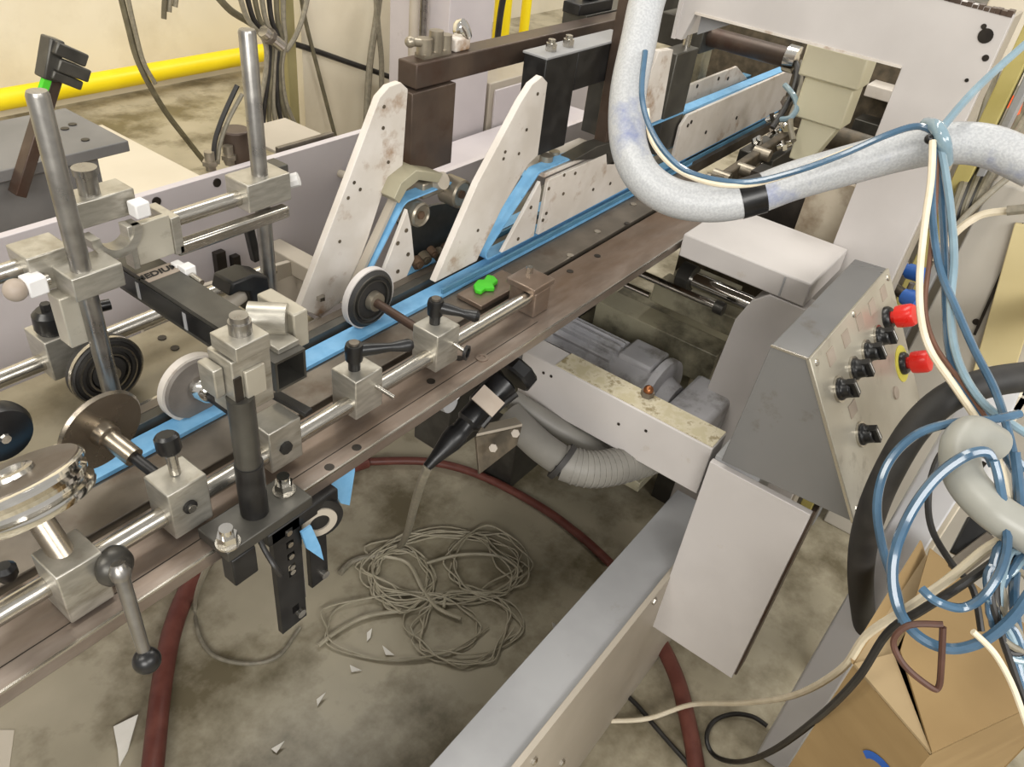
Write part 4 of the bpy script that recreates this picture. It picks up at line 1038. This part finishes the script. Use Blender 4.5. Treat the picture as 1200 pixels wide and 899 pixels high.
cable('brown_cable', 'thin brown cable running beside the white one', 'cable', pix([(1098, 175, .97), (1096, 240, .965), (1090, 300, .96), (1084, 360, .955), (1096, 405, .945), (1128, 450, .92), (1158, 495, .90), (1178, 540, .89)]), .003, mat('brown_cable', '#6b4a3a', '#7a5746', .5))
AT = 'air_tube'
cable(AT, 'pale blue air tube hanging from the tie, rightmost of the bundle', 'tube', pix([(1102, 170, .965), (1112, 230, .96), (1118, 300, .95), (1114, 360, .94), (1122, 420, .92), (1150, 470, .9), (1190, 500, .88), (1215, 515, .87)]), .0048, tube_pale)
cable(AT, 'blue air tube hanging from the tie and crossing to the right edge', 'tube', pix([(1094, 170, .965), (1092, 240, .955), (1100, 310, .95), (1120, 360, .93), (1142, 410, .91), (1165, 455, .89), (1180, 500, .87), (1190, 550, .86), (1194, 620, .86)]), .0045, tube_blue)
cable(AT, 'blue air tube straight behind the white cable', 'tube', pix([(1100, 175, .98), (1106, 280, .97), (1108, 350, .96), (1112, 410, .94), (1130, 460, .92), (1160, 500, .9), (1185, 545, .88), (1205, 580, .87)]), .0045, tube_blue)
cable(AT, 'large blue air tube loop beside the black hose', 'tube', pix([(1195, 485, .86), (1160, 492, .85), (1110, 497, .84), (1070, 512, .84), (1040, 545, .84), (1028, 590, .84), (1034, 640, .84), (1050, 690, .84), (1058, 730, .83)]), .0048, tube_blue)
cable(AT, 'thick shiny blue air tube loop in front of the grey conduit', 'tube', pix([(1165, 545, .78), (1155, 530, .78), (1130, 535, .78), (1095, 562, .79), (1065, 605, .80), (1047, 655, .80), (1050, 705, .80), (1072, 742, .79), (1110, 760, .78), (1150, 752, .77), (1185, 725, .76), (1210, 690, .76)]), .0056, tube_blue)
cable(AT, 'blue air tube curling down inside the big loops', 'tube', pix([(1165, 540, .77), (1172, 570, .77), (1180, 640, .76), (1160, 690, .76), (1130, 712, .77), (1098, 705, .77), (1080, 690, .78)]), .0045, tube_blue)
cable(AT, 'blue air tube dropping at the right edge below the conduit', 'tube', pix([(1190, 530, .86), (1196, 590, .85), (1192, 650, .8), (1188, 700, .78), (1196, 760, .77), (1210, 800, .77)]), .0048, tube_blue)
cable(AT, 'dark blue air tube behind the others at the right edge', 'tube', pix([(1120, 440, .95), (1150, 480, .93), (1175, 520, .92), (1200, 550, .92)]), .006, tube_blue)
cable('black_hose', 'fat black rubber hose arching past the control box', 'hose', pix([(1020, 800, 1.45), (1014, 740, 1.33), (1009, 690, 1.21), (1010, 650, 1.11), (1019, 608, 1.04), (1038, 560, 1.0), (1070, 505, .97), (1110, 467, .96), (1160, 448, .96), (1215, 440, .97)]), .0185, rubber, n=20, steps=8)
cable('grey_conduit', 'fat glossy grey conduit elbow at the right edge', 'conduit', pix([(1165, 520, .86), (1140, 508, .84), (1125, 524, .82), (1130, 560, .80), (1160, 595, .78), (1200, 622, .77), (1240, 645, .76)]), .0195, hose_grey, n=24, steps=8)
cable('black_cable', 'thin black cable hanging behind the blue loops', 'cable', pix([(1120, 510, .87), (1098, 540, .87), (1088, 580, .87), (1092, 620, .87), (1115, 660, .86), (1140, 690, .85), (1150, 740, .84)]), .0036, cab_black)
cable('white_cable', 'long white cable curving from the floor over the carton edge', 'cable', [at(716, 845, z=.006), at(760, 842, z=.02)] + pix([(810, 826, 1.60), (870, 824, 1.42), (930, 815, 1.2), (985, 785, 1.0), (1015, 745, .92), (1060, 715, .85), (1110, 680, .82), (1160, 640, .80), (1200, 625, .79)]), .005, cab_white)
cable('black_cable', 'thick black cable looping low and running along the carton edge', 'cable',
      [at(a_, b_, z=.01) for a_, b_ in ((899, 851), (882, 840), (858, 837), (836, 846), (828, 866), (838, 886))] + [at(866, 893, d=1.45)] + pix([(905, 880, 1.24), (960, 840, 1.02), (1005, 795, .9), (1040, 742, .85), (1080, 715, .82), (1120, 690, .80), (1170, 655, .79)]), .0048, cab_black)
cable('brown_cable', 'thin brown cable loop hanging over the carton', 'cable', pix([(1105, 732, .76), (1065, 733, .77), (1047, 752, .78), (1060, 780, .78), (1090, 805, .78), (1100, 805, .78), (1103, 780, .77), (1105, 735, .76)]), .0032, mat('dark_brown_cable', '#4a2f25', '#5a3b2f', .5))
cable('white_cable', 'thin white cable at the right edge dropping over the carton', 'cable', pix([(1140, 740, .75), (1165, 765, .75), (1185, 800, .75), (1200, 840, .75), (1210, 870, .75)]), .003, cab_white)
w_ = S(); rq = random.Random(4)
for i in range(9):
    x0 = 1150 + 7 * i + rq.uniform(-4, 4)
    w_ = S().tube(pix([(1215, 600 + 12 * i, .80), (1180 + rq.uniform(-10, 15), 650 + rq.uniform(-15, 25), .78), (1150 + rq.uniform(0, 40), 700 + rq.uniform(-20, 30), .775), (1168 + rq.uniform(0, 35), 745 + rq.uniform(-15, 20), .77), (1205, 780 + rq.uniform(-20, 60), .765)]), .0036, 8)
    tag(obj('bundle_tube', w_, [tube_blue, cab_black, tube_pale, cab_grey][i % 4]), ['topmost blue', 'topmost black', 'topmost pale', 'upper grey', 'middle blue', 'lower black', 'lower pale', 'lowest grey', 'lowest blue'][i] + ' tube of the dense tangle at the right edge above the carton', 'tube', 'tangle at the right edge')
cols = [cab_olive, cab_grey, cab_black]
for i in range(8):
    x = 1118 + 6 * i
    w_ = S().tube(pix([(1168 + 6 * i, 80 + 6 * i, 1.75), (1142 + 6 * i, 165, 1.62), (1128 + 5 * i, 215 - 2 * i, 1.55), (1114 + 5 * i, 255 - 4 * i, 1.52), (1108 + 4 * i, 280 - 5 * i, 1.52)]), .0075, 8)
    tag(obj('bundle_cable', w_, cols[i % 3]), ['first, olive', 'second, grey', 'third, black', 'fourth, olive', 'fifth, grey', 'sixth, black', 'seventh, olive', 'last, grey'][i] + ' cable from the left in the bundle right of the bridge plate', 'cable', 'cable bundle right of the bridge')
cable('white_cable', 'white sleeved cable arching from the right edge behind the tubes', 'cable', pix([(1215, 242, 1.35), (1180, 247, 1.38), (1150, 252, 1.4), (1125, 268, 1.42), (1105, 290, 1.45), (1096, 305, 1.47)]), .007, cab_white)
cable('grey_sleeve', 'grey heat-shrink sleeve on the white cable at the right edge', 'sleeve', pix([(1220, 243, 1.34), (1180, 247, 1.37)]), .009, cab_grey)
cable('pale_wire', 'pale wire running diagonally up to the right behind the pale tube', 'wire', pix([(1098, 295, 1.5), (1130, 255, 1.5), (1165, 222, 1.5), (1192, 200, 1.5)]), .006, cab_grey)
t = thing('junction_clip', 'white plastic clip with dark slot beside the conduit', 'clip', at(1150, 545, d=.9))
obj('plate', S().obox(at(1152, 546, d=.93), CR * .025, CD * .03, CF * .004), white_tag, t, .002)
obj('slot', S().bar(at(1144, 554, d=.924), at(1154, 542, d=.924), .005, .004), screw_dark, t)
t = thing('terminal_rail', 'dark terminal strip hanging under the grey conduit', 'terminal', at(1130, 660, d=.9))
obj('strip', S().bar(at(1118, 668, d=.92), at(1165, 632, d=.92), .02, .016), steel_dark, t, .002)
obj('end', S().bar(at(1128, 655, d=.93), at(1150, 612, d=.93), .03, .012), black_pl, t, .002)

# ------------------------------------------------------------------ cables on the wall at upper left
def wc(label, pts, r, m, y=2.45, group=None):
    cable('hanging_cable', label, 'cable', [at(a, b, y=y) for a, b in pts], r, m, group)
wc('dark cable hanging left of the wall bundle, reaching the floor platform', [(138, -20), (150, 30), (163, 75), (190, 125), (220, 165), (248, 200)], .012, cab_olive, 3.0)
wc('grey cable beside the dark one, left on the cream wall', [(146, -20), (157, 30), (168, 72), (182, 98)], .009, cab_grey, 2.98)
for i, (a, b) in enumerate(((192, 22), (198, 14), (205, 8))):
    wc(['longest, olive', 'middle grey', 'shortest grey'][i] + ' cable end of the three dangling at the top of the wall', [(a + 4, -20), (a + 1, 0), (a, b)], .011, cab_grey if i else cab_olive, 3.2, 'short cable ends at the top')
wc('thick dark cable slanting in from upper left to the cable bundle', [(250, -10), (270, 12), (295, 28), (312, 45), (330, 52)], .012, cab_olive)
for i in range(7):
    x = 278 + 9 * i
    wc(['grey cable at the left side', 'black cable second from the left', 'olive cable third from the left', 'grey cable in the middle', 'black cable just right of the middle', 'olive cable second from the right', 'grey cable at the right side'][i] + ' of the knotted wall bundle', [(x, -15), (x + 12 - 2 * i, 22), (310 + 4 * i, 48), (312 + 3 * i, 80), (305 + 5 * i, 120), (300 + 8 * i, 150)], .009, [cab_grey, cab_black, cab_olive][i % 3], 2.35, 'knotted bundle on the wall')
t = thing('cable_connector', 'silver cable connector in the middle of the knotted bundle', 'connector', at(316, 42, y=2.3))
obj('shell', S().cyl(at(308, 36, y=2.3), at(330, 54, y=2.3), .02), steel_bright, t)
obj('nut', S().cyl(at(314, 41, y=2.3), at(318, 44, y=2.3), .027, n=8), steel_dark, t)
t = thing('olive_post', 'slim olive upright post right of the knotted cables', 'post', at(340, 150, y=2.48))
q = at(340, 100, y=2.48); obj('post', S().box(q.x - .022, q.x + .022, 2.46, 2.5, 0, 1.2), mat('olive_paint', '#8d8458', '#9b9266', .5, scale=6), t, .002)
wc('cable forking down from the top right of the bundle', [(362, -10), (355, 20), (345, 45), (335, 60)], .009, cab_grey, 2.4)
wc('long single cable hanging down the cream partition', [(352, -10), (358, 25), (372, 80), (385, 130), (393, 160)], .008, cab_olive, 2.48)
wc('black cable sloping right across the cream partition', [(340, 50), (365, 58), (405, 72), (440, 84), (475, 97)], .011, cab_black, 2.49)
wc('grey cable pair hanging by the white arm, the outer one', [(446, -15), (440, 30), (434, 70), (431, 110), (429, 150)], .014, cab_grey, 2.47)
wc('grey cable pair hanging by the white arm, the inner one', [(440, -15), (443, 30), (447, 70), (447, 120)], .011, cab_grey, 2.46)
wc('dark cable just left of the violet-grey column', [(478, -15), (480, 30), (481, 60)], .007, cab_black, 2.48)
wc('black cable right of the violet-grey column', [(592, -15), (586, 20), (580, 70), (574, 105)], .014, cab_black, 2.2)
wc('thin dark loop of cable rising beside the right upright rod', [(278, 100), (262, 135), (252, 165), (250, 192)], .0045, cab_black, 1.21)
wc('thin grey loop of cable rising beside the right upright rod', [(284, 110), (268, 140), (258, 168), (255, 192)], .004, cab_grey, 1.21)
t = thing('wooden_tray', 'shallow beige tray just behind the long grey sheet', 'tray', (.95, 1.25, .88))
q = at(330, 165, z=.9)
obj('board', S().box(.93, 1.06, 1.20, 1.33, .89, .897), paint_beige, t, .001)
obj('rim', S().box(.93, 1.07, 1.192, 1.202, .89, .905), steel_dark, t, .001)

bpy.context.view_layer.update()
